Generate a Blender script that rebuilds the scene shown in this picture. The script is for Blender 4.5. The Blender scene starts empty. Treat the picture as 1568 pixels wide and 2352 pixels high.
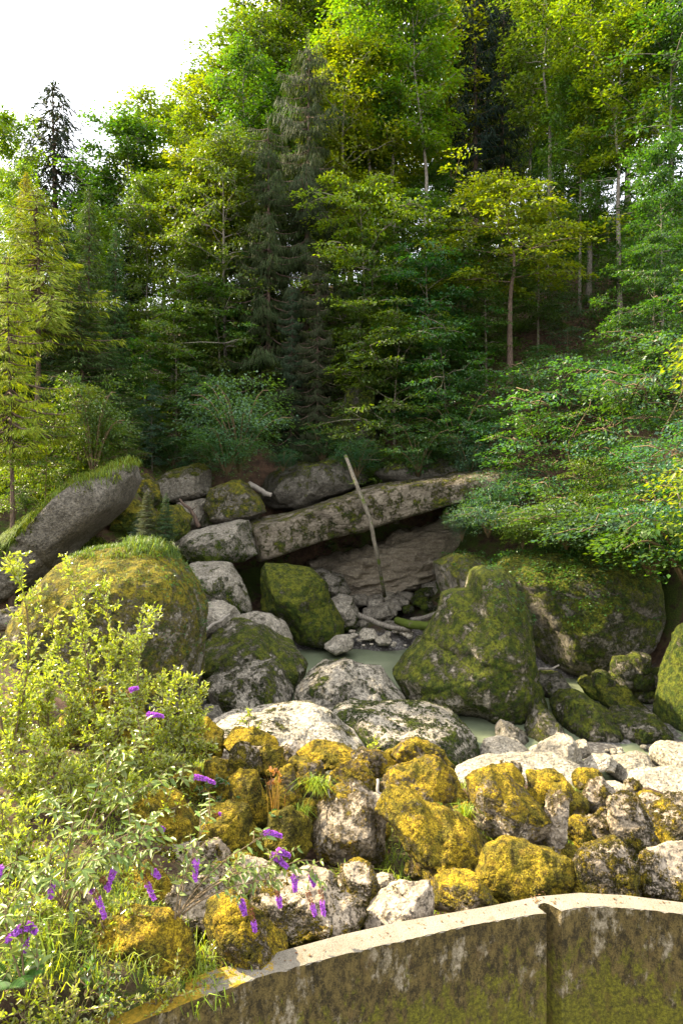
import bpy, bmesh, math, random
import numpy as np
from mathutils import Vector

# ------------------------------------------------------------------ camera, sky, sun, exposure
SC = bpy.context.scene
COL = SC.collection
CZ, F, VH = 7.8, 1568.0, 1090.0            # eye height, focal length and eye level in photo units
cam_d = bpy.data.cameras.new("camera")
cam_d.sensor_fit = 'VERTICAL'
cam_d.sensor_height = 36.0
cam_d.lens = 24.0
cam_d.shift_y = -86.0 / 2352.0
cam_d.clip_end = 2000.0
cam = bpy.data.objects.new("camera", cam_d)
cam.location = (0, 0, CZ)
cam.rotation_euler = (math.radians(90), 0, 0)
COL.objects.link(cam)
SC.camera = cam

SUN = Vector((-0.74, 0.34, 0.62)).normalized()
w = bpy.data.worlds.new("World")
SC.world = w
w.use_nodes = True
nt = w.node_tree
sky = nt.nodes.new("ShaderNodeTexSky")
sky.sky_type = 'NISHITA'
sky.sun_disc = False
sky.sun_elevation = math.asin(SUN.z)
sky.sun_rotation = math.atan2(SUN.x, SUN.y)
sky.dust_density = 4.0
sky.air_density = 1.0
mixs = nt.nodes.new("ShaderNodeMix")
mixs.data_type = 'RGBA'
mixs.inputs[0].default_value = 0.72          # thin bright high cloud over the whole sky
mixs.inputs[7].default_value = (6.2, 6.25, 6.5, 1)
nt.links.new(sky.outputs[0], mixs.inputs[6])
bg = nt.nodes["Background"]
bg.inputs[1].default_value = 0.14
nt.links.new(mixs.outputs[2], bg.inputs[0])

sd = bpy.data.lights.new("sun", 'SUN')
sd.energy = 5.0
sd.angle = math.radians(0.5)
sd.color = (1.0, 0.86, 0.60)
so = bpy.data.objects.new("sun", sd)
so.rotation_euler = SUN.to_track_quat('Z', 'Y').to_euler()
so.location = (-30, 20, 40)
COL.objects.link(so)

SC.view_settings.view_transform = 'Standard'
SC.view_settings.look = 'None'
SC.view_settings.gamma = 1.0
SC.view_settings.exposure = 2.02
SC.cycles.max_bounces = 6
SC.cycles.diffuse_bounces = 3
SC.cycles.transmission_bounces = 4
SC.cycles.glossy_bounces = 2
SC.cycles.caustics_reflective = False
SC.cycles.caustics_refractive = False

RNG = np.random.default_rng(7)
PI = math.pi


def P(u, v, Y):
    return np.array([(u - 784.0) / F * Y, Y, CZ - (v - VH) / F * Y])


# ------------------------------------------------------------------ numpy noise
def _hash(ix, iy, iz, seed):
    h = (ix.astype(np.int64) * 374761393 + iy.astype(np.int64) * 668265263 + iz.astype(np.int64) * 2147483647 + seed * 974634777) & 0xFFFFFFFF
    h = ((h ^ (h >> 13)) * 1274126177) & 0xFFFFFFFF
    h = (h ^ (h >> 16)) & 0xFFFFFFFF
    return h / 4294967295.0


def vnoise(p, seed=0):
    i = np.floor(p).astype(np.int64)
    f = p - i
    f = f * f * (3 - 2 * f)
    r = 0
    for dx in (0, 1):
        for dy in (0, 1):
            for dz in (0, 1):
                wgt = (f[:, 0] if dx else 1 - f[:, 0]) * (f[:, 1] if dy else 1 - f[:, 1]) * (f[:, 2] if dz else 1 - f[:, 2])
                r = r + wgt * _hash(i[:, 0] + dx, i[:, 1] + dy, i[:, 2] + dz, seed)
    return r * 2 - 1


def fbm(p, seed=0, octv=4, gain=0.5):
    r, a = 0, 1.0
    for k in range(octv):
        r = r + a * vnoise(p * (2.03 ** k) + k * 17.3, seed + k)
        a *= gain
    return r


# ------------------------------------------------------------------ mesh helpers
class MB:
    def __init__(self):
        self.v, self.f, self.n = [], [], 0

    def add(self, verts, faces):
        verts = np.asarray(verts, np.float32).reshape(-1, 3)
        self.v.append(verts)
        self.f.append(np.asarray(faces, np.int64) + self.n)
        self.n += len(verts)

    def tube(self, pts, rad, sides=7, seed=0, rough=0.0):
        pts = np.asarray(pts, float)
        n = len(pts)
        rad = np.broadcast_to(np.asarray(rad, float), (n,))
        t = np.gradient(pts, axis=0)
        t /= np.linalg.norm(t, axis=1)[:, None] + 1e-9
        ref = np.array([1.0, 0, 0]) if abs(t[:, 2]).mean() > 0.6 else np.array([0, 0, 1.0])
        a = np.cross(t, ref)
        a /= np.linalg.norm(a, axis=1)[:, None] + 1e-9
        b = np.cross(t, a)
        ang = np.linspace(0, 2 * PI, sides, endpoint=False)
        rr = rad[:, None] * np.ones(sides)
        if rough:
            q = np.stack([np.repeat(np.arange(n) * 0.7, sides), np.tile(np.cos(ang), n) * 1.3, np.tile(np.sin(ang), n) * 1.3], 1)
            rr = rr * (1 + rough * vnoise(q, seed).reshape(n, sides))
        V = pts[:, None, :] + rr[..., None] * (np.cos(ang)[None, :, None] * a[:, None, :] + np.sin(ang)[None, :, None] * b[:, None, :])
        i = np.arange(n - 1)[:, None] * sides
        j = np.arange(sides)[None, :]
        k = (j + 1) % sides
        Fq = np.stack([i + j, i + k, i + sides + k, i + sides + j], -1).reshape(-1, 4)
        V = V.reshape(-1, 3)
        self.add(V, Fq)
        c = np.array([pts[0], pts[-1]])
        base = self.n - n * sides
        self.v.append(c.astype(np.float32))
        ca, cb = self.n, self.n + 1
        self.n += 2
        j = np.arange(sides)
        k = (j + 1) % sides
        self.f.append(np.stack([np.full(sides, ca), base + k, base + j], 1))
        self.f.append(np.stack([np.full(sides, cb), base + (n - 1) * sides + j, base + (n - 1) * sides + k], 1))

    def leaves(self, pos, d, nrm, L, W, fold=0.18, six=False):
        pos, d, nrm = (np.asarray(x, float) for x in (pos, d, nrm))
        N = len(pos)
        if N == 0:
            return
        L = np.broadcast_to(np.asarray(L, float), (N,))[:, None]
        W = np.broadcast_to(np.asarray(W, float), (N,))[:, None]
        d = d / (np.linalg.norm(d, axis=1)[:, None] + 1e-9)
        s = np.cross(d, nrm)
        s /= np.linalg.norm(s, axis=1)[:, None] + 1e-9
        n2 = np.cross(s, d)
        if not six:
            V = np.stack([pos, pos + d * L * .45 + s * W * .5 + n2 * W * fold, pos + d * L, pos + d * L * .45 - s * W * .5 + n2 * W * fold], 1)
            i = np.arange(N)[:, None] * 4
            self.add(V.reshape(-1, 3), np.concatenate([i + np.array([[0, 1, 2]]), i + np.array([[0, 2, 3]])], 0))
        else:
            tip = pos + d * L * .96 - n2 * L * .12
            V = np.stack([pos, pos + d * L * .3 + s * W * .46 + n2 * W * fold, pos + d * L * .66 + s * W * .38 + n2 * W * (fold - .1), tip,
                          pos + d * L * .66 - s * W * .38 + n2 * W * (fold - .1), pos + d * L * .3 - s * W * .46 + n2 * W * fold], 1)
            i = np.arange(N)[:, None] * 6
            self.add(V.reshape(-1, 3), np.concatenate([i + np.array([[0, 1, 2, 3]]), i + np.array([[0, 3, 4, 5]])], 0))

    def mesh(self, name, mat, smooth=False):
        me = bpy.data.meshes.new(name)
        V = np.concatenate(self.v)
        tot = np.concatenate([np.full(len(f), f.shape[1]) for f in self.f])
        loops = np.concatenate([f.ravel() for f in self.f])
        me.vertices.add(len(V))
        me.vertices.foreach_set("co", V.astype(np.float32).ravel())
        me.loops.add(len(loops))
        me.loops.foreach_set("vertex_index", loops.astype(np.int32))
        me.polygons.add(len(tot))
        st = np.concatenate([[0], np.cumsum(tot)[:-1]])
        me.polygons.foreach_set("loop_start", st.astype(np.int32))
        me.polygons.foreach_set("loop_total", tot.astype(np.int32))
        if smooth:
            me.polygons.foreach_set("use_smooth", np.ones(len(tot), bool))
        me.update()
        me.validate()
        if mat:
            me.materials.append(mat)
        return me

    def build(self, name, mat, parent=None, smooth=False, color=None):
        o = bpy.data.objects.new(name, self.mesh(name, mat, smooth))
        COL.objects.link(o)
        if parent:
            o.parent = parent
        if color is not None:
            o.color = color
        return o


def tag(o, label=None, cat=None, group=None, kind=None):
    if label:
        o["label"] = label
    if cat:
        o["category"] = cat
    if group:
        o["group"] = group
    if kind:
        o["kind"] = kind
    return o


def empty(name, loc=(0, 0, 0)):
    o = bpy.data.objects.new(name, None)
    o.location = loc
    o.empty_display_size = 0.2
    COL.objects.link(o)
    return o


# ------------------------------------------------------------------ materials
class NT:
    def __init__(self, name):
        self.m = bpy.data.materials.new(name)
        self.m.use_nodes = True
        self.t = self.m.node_tree
        self.t.nodes.clear()
        self.out = self.t.nodes.new("ShaderNodeOutputMaterial")

    def n(self, kind, **kw):
        nd = self.t.nodes.new("ShaderNode" + kind)
        for k, v in kw.items():
            setattr(nd, k, v)
        return nd

    def l(self, a, b):
        self.t.links.new(a, b)

    def val(self, x, sock):
        if hasattr(x, "is_output"):
            self.l(x, sock)
        else:
            sock.default_value = x

    def math(self, op, a, b=0.0, c=0.0, clamp=False):
        nd = self.n("Math", operation=op, use_clamp=clamp)
        for x, s in zip((a, b, c), nd.inputs):
            self.val(x, s)
        return nd.outputs[0]

    def mix(self, f, a, b, blend='MIX'):
        nd = self.n("Mix", data_type='RGBA', blend_type=blend)
        self.val(f, nd.inputs[0])
        self.val(a, nd.inputs[6])
        self.val(b, nd.inputs[7])
        return nd.outputs[2]

    def noise(self, co, scale, detail=4.0, rough=0.55, dist=0.0):
        nd = self.n("TexNoise")
        self.l(co, nd.inputs["Vector"])
        nd.inputs["Scale"].default_value = scale
        nd.inputs["Detail"].default_value = detail
        nd.inputs["Roughness"].default_value = rough
        nd.inputs["Distortion"].default_value = dist
        return nd.outputs[0]

    def vor(self, co, scale, feat='F1', rnd=1.0):
        nd = self.n("TexVoronoi", feature=feat)
        self.l(co, nd.inputs["Vector"])
        nd.inputs["Scale"].default_value = scale
        nd.inputs["Randomness"].default_value = rnd
        return nd

    def ramp(self, f, stops, interp='LINEAR'):
        nd = self.n("ValToRGB")
        nd.color_ramp.interpolation = interp
        el = nd.color_ramp.elements
        while len(el) < len(stops):
            el.new(0.5)
        for e, (p, c) in zip(el, stops):
            e.position = p
            e.color = (c, c, c, 1) if not hasattr(c, "__len__") else (*c[:3], 1)
        self.l(f, nd.inputs[0])
        return nd.outputs[0]

    def smooth(self, x, lo, hi):
        nd = self.n("MapRange", interpolation_type='SMOOTHSTEP')
        self.val(x, nd.inputs[0])
        self.val(lo, nd.inputs[1])
        self.val(hi, nd.inputs[2])
        return nd.outputs[0]

    def bump(self, h, strength, dist, prev=None):
        nd = self.n("Bump")
        nd.inputs["Strength"].default_value = strength
        nd.inputs["Distance"].default_value = dist
        self.l(h, nd.inputs["Height"])
        if prev:
            self.l(prev, nd.inputs["Normal"])
        return nd.outputs[0]

    def bsdf(self, color, rough=0.8, normal=None, spec=0.3):
        b = self.n("BsdfPrincipled")
        self.val(color, b.inputs["Base Color"])
        self.val(rough, b.inputs["Roughness"])
        b.inputs["Specular IOR Level"].default_value = spec
        if normal:
            self.l(normal, b.inputs["Normal"])
        return b

    def done(self, b):
        self.l(b.outputs[0] if hasattr(b, "outputs") else b, self.out.inputs[0])
        return self.m


def rock_material(name, strata=False, warm=False):
    # object colour: R moss amount, G golden (1) or green (0) moss, B moss keeps to the tops (1) / anywhere (0), A stone tone
    m = NT(name)
    tc = m.n("TexCoord")
    oi = m.n("ObjectInfo")
    sep = m.n("SeparateColor")
    m.l(oi.outputs["Color"], sep.inputs[0])
    moss, gold, top = sep.outputs[0], sep.outputs[1], sep.outputs[2]
    tone = oi.outputs["Alpha"]
    off = m.n("VectorMath", operation='ADD')
    m.l(tc.outputs["Object"], off.inputs[0])
    cmb = m.n("CombineXYZ")
    r50 = m.math('MULTIPLY', oi.outputs["Random"], 60.0)
    m.l(r50, cmb.inputs[0])
    m.l(r50, cmb.inputs[2])
    m.l(cmb.outputs[0], off.inputs[1])
    co = off.outputs[0]
    geo = m.n("NewGeometry")
    nz = m.n("SeparateXYZ")
    m.l(geo.outputs["Normal"], nz.inputs[0])
    up = nz.outputs[2]
    if strata:
        mp = m.n("Mapping")
        mp.inputs["Scale"].default_value = (0.45, 0.6, 1.7)
        mp.inputs["Rotation"].default_value = (0, 0.18, 0)
        m.l(co, mp.inputs[0])
        sco = mp.outputs[0]
    else:
        sco = co
    n1 = m.noise(sco, 1.3, 6, 0.6)
    n2 = m.noise(co, 9.0, 6, 0.7)
    n3 = m.noise(co, 38.0, 4, 0.6)
    v1 = m.vor(co, 15.0)
    v2 = m.vor(co, 42.0)
    base = m.mix(m.smooth(n1, .35, .65), (.255, .222, .165, 1), (.365, .320, .245, 1))
    if warm:
        base = m.mix(m.smooth(n1, .35, .65), (.31, .24, .155, 1), (.44, .36, .26, 1))
    base = m.mix(m.math('MULTIPLY', m.smooth(n2, .5, .75), .5), base, (.30, .235, .15, 1))
    sp = m.n("SeparateColor")
    m.l(v1.outputs["Color"], sp.inputs[0])
    base = m.mix(.55, base, m.mix(1.0, base, m.ramp(sp.outputs[0], [(0, .55), (.5, .95), (1, 1.35)]), 'MULTIPLY'))
    sp2 = m.n("SeparateColor")
    m.l(v2.outputs["Color"], sp2.inputs[0])
    base = m.mix(.5, base, m.mix(1.0, base, m.ramp(sp2.outputs[1], [(0, .5), (.6, 1), (1, 1.3)]), 'MULTIPLY'))
    base = m.mix(.85, base, m.mix(1.0, base, m.ramp(m.noise(co, 6.5, 8, .75), [(.34, .38), (.50, 1.0), (.66, 1.42)]), 'MULTIPLY'))
    lich = m.smooth(m.noise(co, 5.0, 5, .7), .56, .64)
    base = m.mix(m.math('MULTIPLY', lich, .55), base, (.12, .105, .08, 1))
    pits = m.smooth(m.noise(co, 15.0, 5, .7), .555, .64)
    base = m.mix(m.math('MULTIPLY', pits, .7), base, (.07, .058, .045, 1))
    if strata:
        base = m.mix(.4, base, (.33, .25, .155, 1))
        ln = m.noise(sco, 4.0, 6, .7, .6)
        base = m.mix(m.math('MULTIPLY', m.smooth(ln, .50, .60), .5), base, (.11, .08, .055, 1))
    tcol = m.n("CombineColor")
    for i in range(3):
        m.l(tone, tcol.inputs[i])
    base = m.mix(1.0, base, tcol.outputs[0], 'MULTIPLY')
    # moss mask
    mn = m.math('ADD', m.math('MULTIPLY', m.noise(co, 1.9, 5, .62), .75), m.math('MULTIPLY', m.noise(co, 11.0, 5, .7), .5))   # about .3-.95, mean .62
    bias = m.math('MULTIPLY', m.math('MULTIPLY', m.math('SUBTRACT', up, 0.35), 0.42), m.math('SUBTRACT', m.math('MULTIPLY', top, 2.0), 1.0))
    hf = m.math('MULTIPLY', m.math('SUBTRACT', m.noise(co, 46.0, 4, .7), .5), .42)
    mn = m.math('ADD', mn, hf)
    s = m.math('ADD', m.math('ADD', mn, bias), m.math('SUBTRACT', m.math('MULTIPLY', moss, 0.55), 0.27))
    mask = m.smooth(s, .60, .685)
    g1 = m.noise(co, 4.0, 5, .6)
    g2 = m.noise(co, 55.0, 3, .6)
    green = m.mix(m.smooth(g1, .35, .65), (.045, .080, .008, 1), (.135, .185, .014, 1))
    if warm:
        green = m.mix(m.smooth(g1, .35, .65), (.095, .085, .008, 1), (.25, .215, .014, 1))
    golden = m.mix(m.smooth(g1, .38, .62), (.22, .175, .012, 1), (.62, .42, .020, 1))
    # golden moss where the stone faces up, brown-green ones on the flanks
    gmix = m.math('MULTIPLY', gold, m.smooth(m.math('ADD', up, m.math('MULTIPLY', m.math('SUBTRACT', g1, .5), 1.6)), -.25, .55))
    mcol = m.mix(gmix, green, golden)
    mcol = m.mix(m.smooth(g2, .36, .62), m.mix(1.0, mcol, (.36, .36, .40, 1), 'MULTIPLY'), mcol)
    mcol = m.mix(m.smooth(m.noise(co, 13.0, 4, .7), .52, .40), mcol, m.mix(1.0, mcol, (.45, .42, .5, 1), 'MULTIPLY'))
    rust = m.smooth(m.noise(co, 6.5, 4, .6), .60, .68)
    mcol = m.mix(m.math('MULTIPLY', rust, m.math('MULTIPLY', gold, .45)), mcol, (.24, .115, .015, 1))
    pz = m.n("SeparateXYZ")
    m.l(geo.outputs["Position"], pz.inputs[0])
    wet = m.math('SUBTRACT', 1.0, m.smooth(m.math('ADD', pz.outputs[2], m.math('MULTIPLY', n1, .18)), .12, .26))
    col = m.mix(mask, base, mcol)
    col = m.mix(wet, col, m.mix(1.0, col, (.42, .42, .40, 1), 'MULTIPLY'))
    hs = m.math('ADD', m.math('MULTIPLY', n2, .7), m.math('MULTIPLY', n3, .25))
    hs = m.math('SUBTRACT', hs, m.math('MULTIPLY', pits, .35))
    hs = m.math('ADD', hs, m.math('MULTIPLY', v1.outputs["Distance"], .35))
    b1 = m.bump(hs, 1.0, .065)
    hm = m.math('ADD', m.math('MULTIPLY', mask, .8), m.math('ADD', m.math('MULTIPLY', g2, .55), m.math('MULTIPLY', m.noise(co, 20., 4, .7), .9)))
    b2 = m.bump(m.math('MULTIPLY', hm, mask), 1.0, .075, b1)
    ds = m.n("Displacement")
    ds.inputs["Midlevel"].default_value = 0.0
    ds.inputs["Scale"].default_value = 1.0
    m.l(m.math('MULTIPLY', mask, m.math('ADD', .008, m.math('MULTIPLY', m.noise(co, 12.0, 4, .6), .036))), ds.inputs["Height"])
    m.l(ds.outputs[0], m.out.inputs[2])
    m.m.displacement_method = 'BOTH'
    return m.done(m.bsdf(col, m.mix(mask, (.78, .78, .78, 1), (.97, .97, .97, 1)), b2, .25))


def leaf_material(name, trans=0.45, tmul=(1.95, 1.95, .20), gloss=.42, var=.35, spec=.4, under=None):
    return _leaf(name, trans, tmul, gloss, var, spec, under)


def _leaf(name, trans, tmul, gloss, var, spec, under):
    m = NT(name)
    oi = m.n("ObjectInfo")
    geo = m.n("NewGeometry")
    rnd = geo.outputs["Random Per Island"]
    hs = m.n("HueSaturation")
    m.val(m.math('ADD', .475, m.math('MULTIPLY', m.math('FRACT', m.math('MULTIPLY', rnd, 7.31)), .05)), hs.inputs[0])
    hs.inputs[1].default_value = 1.0
    m.val(m.math('ADD', 1 - var, m.math('MULTIPLY', rnd, 2 * var)), hs.inputs[2])
    m.l(oi.outputs["Color"], hs.inputs[4])
    c = hs.outputs[0]
    cb = m.mix(m.math('MULTIPLY', geo.outputs["Backfacing"], under[3]), c, (*under[:3], 1)) if under else c
    b = m.bsdf(cb, gloss, None, spec)
    t = m.n("BsdfTranslucent")
    m.l(m.mix(1.0, c, (*tmul, 1), 'MULTIPLY'), t.inputs[0])
    mx = m.n("MixShader")
    mx.inputs[0].default_value = trans
    m.l(b.outputs[0], mx.inputs[1])
    m.l(t.outputs[0], mx.inputs[2])
    return m.done(mx.outputs[0])


def bark_material(name, c1, c2, moss=0.0, scale=(6, 6, 1.6)):
    m = NT(name)
    tc = m.n("TexCoord")
    mp = m.n("Mapping")
    mp.inputs["Scale"].default_value = scale
    m.l(tc.outputs["Object"], mp.inputs[0])
    n = m.noise(mp.outputs[0], 3.0, 6, .7)
    col = m.mix(m.smooth(n, .35, .65), c1, c2)
    if moss:
        k = m.noise(tc.outputs["Object"], 2.2, 5, .65)
        col = m.mix(m.smooth(k, .62 - moss, .70 - moss), col, (.075, .10, .012, 1))
    return m.done(m.bsdf(col, .9, m.bump(n, .9, .04), .2))


def plain(name, c, rough=.8, spec=.3):
    m = NT(name)
    tc = m.n("TexCoord")
    k = m.noise(tc.outputs["Object"], 20, 3)
    return m.done(m.bsdf(m.mix(m.smooth(k, .3, .7), (c[0] * .7, c[1] * .7, c[2] * .7, 1), (*c, 1)), rough, None, spec))


M_ROCK = rock_material("mossy limestone")
M_BANK = rock_material("warm tan bank stone", False, True)  # the bank's own tan limestone, warmer in colour than the boulders
M_STRATA = rock_material("bedded sandstone", True)
M_LEAF = leaf_material("broad leaf")
M_NEEDLE = leaf_material("needle", .30, (1.5, 1.5, .4), .65, .35, .12)
M_WILLOW = leaf_material("willow leaf", .5, (1.35, 1.6, .16), .25, .35, 1.0, (.55, .56, .33, .75))
M_BUDD = leaf_material("butterfly bush leaf", .32, (1.7, 1.7, .3), .42, .3, .6, (.42, .46, .34, .7))
M_GRASS = leaf_material("grass blade", .40, (1.8, 1.5, .35), .5, .45, .35)
M_BARK = bark_material("grey bark", (.11, .092, .07, 1), (.29, .255, .20, 1))
M_SPRUCEBARK = bark_material("spruce bark", (.06, .042, .032, 1), (.17, .115, .08, 1))
M_MOSSBARK = bark_material("mossy bark", (.085, .07, .05, 1), (.21, .18, .13, 1), .10)
M_MOSSLOG = bark_material("moss covered log", (.10, .08, .05, 1), (.2, .17, .12, 1), .3)
M_TWIG = plain("green brown twig", (.16, .11, .055))
M_DRIFT = plain("bleached wood", (.30, .26, .21), .9)
M_PURPLE = leaf_material("purple floret", .25, (1.2, 1.0, 1.2), .6, .4, .3)


def ground_material():
    m = NT("forest floor")
    g = m.n("NewGeometry")
    co = g.outputs["Position"]
    n1 = m.noise(co, .35, 5, .6)
    n2 = m.noise(co, 3.0, 6, .7)
    n3 = m.noise(co, 22.0, 4, .7)
    litter = m.mix(m.smooth(n2, .35, .68), (.045, .028, .018, 1), (.13, .075, .045, 1))
    moss = m.mix(m.smooth(n3, .35, .7), (.03, .048, .010, 1), (.085, .11, .016, 1))
    col = m.mix(m.smooth(m.math('ADD', m.math('MULTIPLY', n1, .6), m.math('MULTIPLY', n2, .4)), .47, .56), litter, moss)
    sx = m.n("SeparateXYZ")
    m.l(co, sx.inputs[0])
    low = m.math('SUBTRACT', 1.0, m.smooth(m.math('ADD', sx.outputs[2], m.math('MULTIPLY', n2, .8)), .75, 1.25))
    v = m.vor(co, 9.0)
    grav = m.mix(m.smooth(v.outputs["Distance"], .1, .6), (.23, .215, .19, 1), (.09, .08, .07, 1))
    col = m.mix(low, col, grav)
    b = m.bump(m.math('ADD', n3, m.math('MULTIPLY', n2, 1.5)), .8, .06)
    return m.done(m.bsdf(col, .95, b, .2))


M_GROUND = ground_material()


def water_material():
    m = NT("murky green water")
    g = m.n("NewGeometry")
    co = g.outputs["Position"]
    mp = m.n("Mapping")
    mp.inputs["Scale"].default_value = (1.4, .8, 1)
    m.l(co, mp.inputs[0])
    n = m.noise(mp.outputs[0], 2.2, 4, .6)
    d = m.noise(co, .5, 3, .5)
    col = m.mix(m.smooth(d, .3, .7), (.125, .145, .085, 1), (.17, .19, .115, 1))
    b = m.bsdf(col, .04, m.bump(n, .22, .05), .5)
    b.inputs["IOR"].default_value = 1.33
    return m.done(b)


def wall_material():
    m = NT("weathered concrete")
    tc = m.n("TexCoord")
    co = tc.outputs["Object"]
    geo = m.n("NewGeometry")
    s = m.n("SeparateXYZ")
    m.l(geo.outputs["Normal"], s.inputs[0])
    px = m.n("SeparateXYZ")
    m.l(co, px.inputs[0])
    st = m.n("Mapping")
    st.inputs["Scale"].default_value = (2.2, 2.2, 1.15)
    m.l(co, st.inputs[0])
    agg = m.vor(co, 95.0)
    ag = m.n("SeparateColor")
    m.l(agg.outputs["Color"], ag.inputs[0])
    fine = m.noise(co, 60, 4, .6)
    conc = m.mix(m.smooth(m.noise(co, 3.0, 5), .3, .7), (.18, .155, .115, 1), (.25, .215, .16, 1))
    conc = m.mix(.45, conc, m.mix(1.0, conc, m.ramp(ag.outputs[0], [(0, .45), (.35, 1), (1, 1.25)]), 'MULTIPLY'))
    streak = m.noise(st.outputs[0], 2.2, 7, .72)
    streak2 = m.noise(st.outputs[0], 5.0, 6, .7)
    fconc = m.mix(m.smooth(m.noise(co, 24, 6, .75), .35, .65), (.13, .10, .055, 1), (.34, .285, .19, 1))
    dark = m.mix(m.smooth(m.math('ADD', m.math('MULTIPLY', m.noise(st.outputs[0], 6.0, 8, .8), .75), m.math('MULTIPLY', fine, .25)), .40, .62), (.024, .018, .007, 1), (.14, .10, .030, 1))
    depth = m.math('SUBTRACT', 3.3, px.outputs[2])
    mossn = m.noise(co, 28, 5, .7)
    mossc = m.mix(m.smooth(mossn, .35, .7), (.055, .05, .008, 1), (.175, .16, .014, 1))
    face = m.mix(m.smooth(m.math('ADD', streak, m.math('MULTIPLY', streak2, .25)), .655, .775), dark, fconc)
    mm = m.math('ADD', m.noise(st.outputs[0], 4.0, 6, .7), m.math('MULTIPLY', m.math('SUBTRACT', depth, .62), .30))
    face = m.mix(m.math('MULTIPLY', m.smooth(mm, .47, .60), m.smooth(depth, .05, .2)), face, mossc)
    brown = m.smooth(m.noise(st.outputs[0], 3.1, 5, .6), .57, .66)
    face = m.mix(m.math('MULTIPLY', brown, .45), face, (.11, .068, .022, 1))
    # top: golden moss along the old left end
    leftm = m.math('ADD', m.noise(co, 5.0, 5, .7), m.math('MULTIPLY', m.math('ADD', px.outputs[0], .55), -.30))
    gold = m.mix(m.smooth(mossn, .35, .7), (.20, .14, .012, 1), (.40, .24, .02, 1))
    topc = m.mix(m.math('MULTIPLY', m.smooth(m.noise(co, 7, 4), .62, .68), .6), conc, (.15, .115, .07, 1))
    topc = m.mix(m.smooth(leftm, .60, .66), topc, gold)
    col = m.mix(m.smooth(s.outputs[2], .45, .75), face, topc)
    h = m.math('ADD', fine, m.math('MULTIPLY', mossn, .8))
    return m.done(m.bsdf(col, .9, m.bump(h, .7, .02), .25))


# ------------------------------------------------------------------ terrain
def YB(u, v):
    """distance of the stone bank behind the wall at photo height v"""
    y = np.interp(v, [1690, 1720, 1800, 1900, 1980, 2050, 2150, 2350], [12.2, 11.6, 10.4, 9.5, 8.8, 8.0, 6.95, 5.3])
    if u > 1050:
        y = 8 + (y - 8) * (1 + 0.5 * (u - 1050) / 500.0)
    return float(y)


CP = []


def cp(u, v, Y):
    CP.append(P(u, v, Y))


for u in (560, 784, 1000, 1250, 1500):
    for v in (2160, 2050, 1950, 1850, 1780):
        q = P(u, v, YB(u, v))
        q[2] -= 0.22
        q[1] += 0.15
        CP.append(q)
for (u, v, Y) in [(0, 2300, 5.0), (200, 2300, 5.3), (0, 2100, 6.3), (250, 2150, 6.3), (0, 1900, 8.2), (300, 1950, 8.2), (0, 1720, 10.5), (250, 1780, 10.2), (430, 1760, 10.6), (0, 1560, 13.5), (150, 1600, 14)]:
    cp(u, v, Y)
for (x, y, z) in [(-3, 15.5, .3), (0, 14.8, .2), (3, 15.2, .0), (6, 15.6, -.3), (9, 16, -.4), (-4, 19, .3), (0, 19, -.5), (4, 18.5, -.6), (8, 18.8, .22), (6.2, 19.2, .12), (12, 19, .2), (10, 20.5, .1), (-5, 24, .3), (-1, 26, -.8), (2, 27, -.9), (5, 25, -.4),
                  (9, 22, .1), (13, 23, .1), (11, 26, .1), (-6, 37.5, 2.2), (-2, 37.5, 1.8), (2, 38, 1.8), (5, 37, 2.2), (-8, 20, 2.2), (-9, 16, 3.6), (-12, 14, 4.2), (0, 30, -.8), (3, 30.5, -.6), (-5, 30, .6), (4.5, 32, .7), (2, 33.5, .9), (-4, 34, 1.4), (8, 30, 1.3), (6, 34, 2.0), (-8, 28, 1.4), (12, 28, 1.4), (17, 24, 3.2)]:
    CP.append(np.array([x, y, z]))
for (u, v, Y) in [(0, 1190, 28), (120, 1140, 29), (230, 1085, 31), (280, 1075, 32), (-200, 1150, 27), (0, 1050, 36), (150, 1030, 37), (260, 1010, 40), (330, 1040, 41), (0, 940, 46), (200, 900, 50), (330, 880, 50), (0, 780, 68), (260, 720, 72), (-400, 900, 40),
                  (420, 1080, 40), (500, 1075, 40), (420, 900, 50), (480, 760, 62), (600, 1060, 40), (700, 1050, 40), (800, 1040, 40), (650, 800, 52), (680, 660, 62), (900, 1050, 39.5), (1000, 1040, 39), (900, 760, 52), (900, 650, 61), (1100, 1060, 37), (1100, 900, 42), (1180, 960, 38.5), (1250, 640, 53), (1250, 565, 60),
                  (1424, 765, 43), (1350, 900, 37), (1500, 940, 33), (1568, 1060, 29.5), (1300, 1150, 33.5), (1450, 1180, 30), (1250, 1235, 31.5), (1568, 1200, 27), (640, 1045, 40.5), (860, 1045, 40.5), (740, 1045, 40.5), (1700, 900, 32), (1568, 600, 48), (1568, 455, 58), (1900, 600, 45), (2000, 300, 60)]:
    cp(u, v, Y)
for q in [(850, 1462, 31.0), (780, 1472, 30.6), (920, 1470, 30.6)]:
    cp(*q)
for q in [(-10, 24.3, 1.2), (-13, 24, 1.6), (-16, 24, 2.4), (-7, 25, 1.0), (-12, 26, 2.0), (-14.5, 26, 2.6)]:
    CP.append(np.array(q))
for (x, y, z) in [(-60, 40, 16), (-70, 80, 36), (-40, 100, 30), (0, 90, 28), (40, 95, 36), (80, 70, 48), (90, 20, 36), (45, 15, 14), (-50, 10, 10), (0, 150, 30), (-90, 150, 34), (100, 150, 50), (-30, 15, 6), (-20, 5, 4.2), (25, 8, 3.0), (25, 16, 3), (0, 230, 20), (150, 230, 30), (-150, 230, 20), (150, 0, 40), (-150, 0, 30), (40, -20, 6), (-40, -20, 6), (0, -20, 1), (0, 4, 1.5), (8, 5, 1.5), (-5, 3, 3.6)]:
    CP.append(np.array([x, y, z], float))
CP = np.array(CP)
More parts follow.
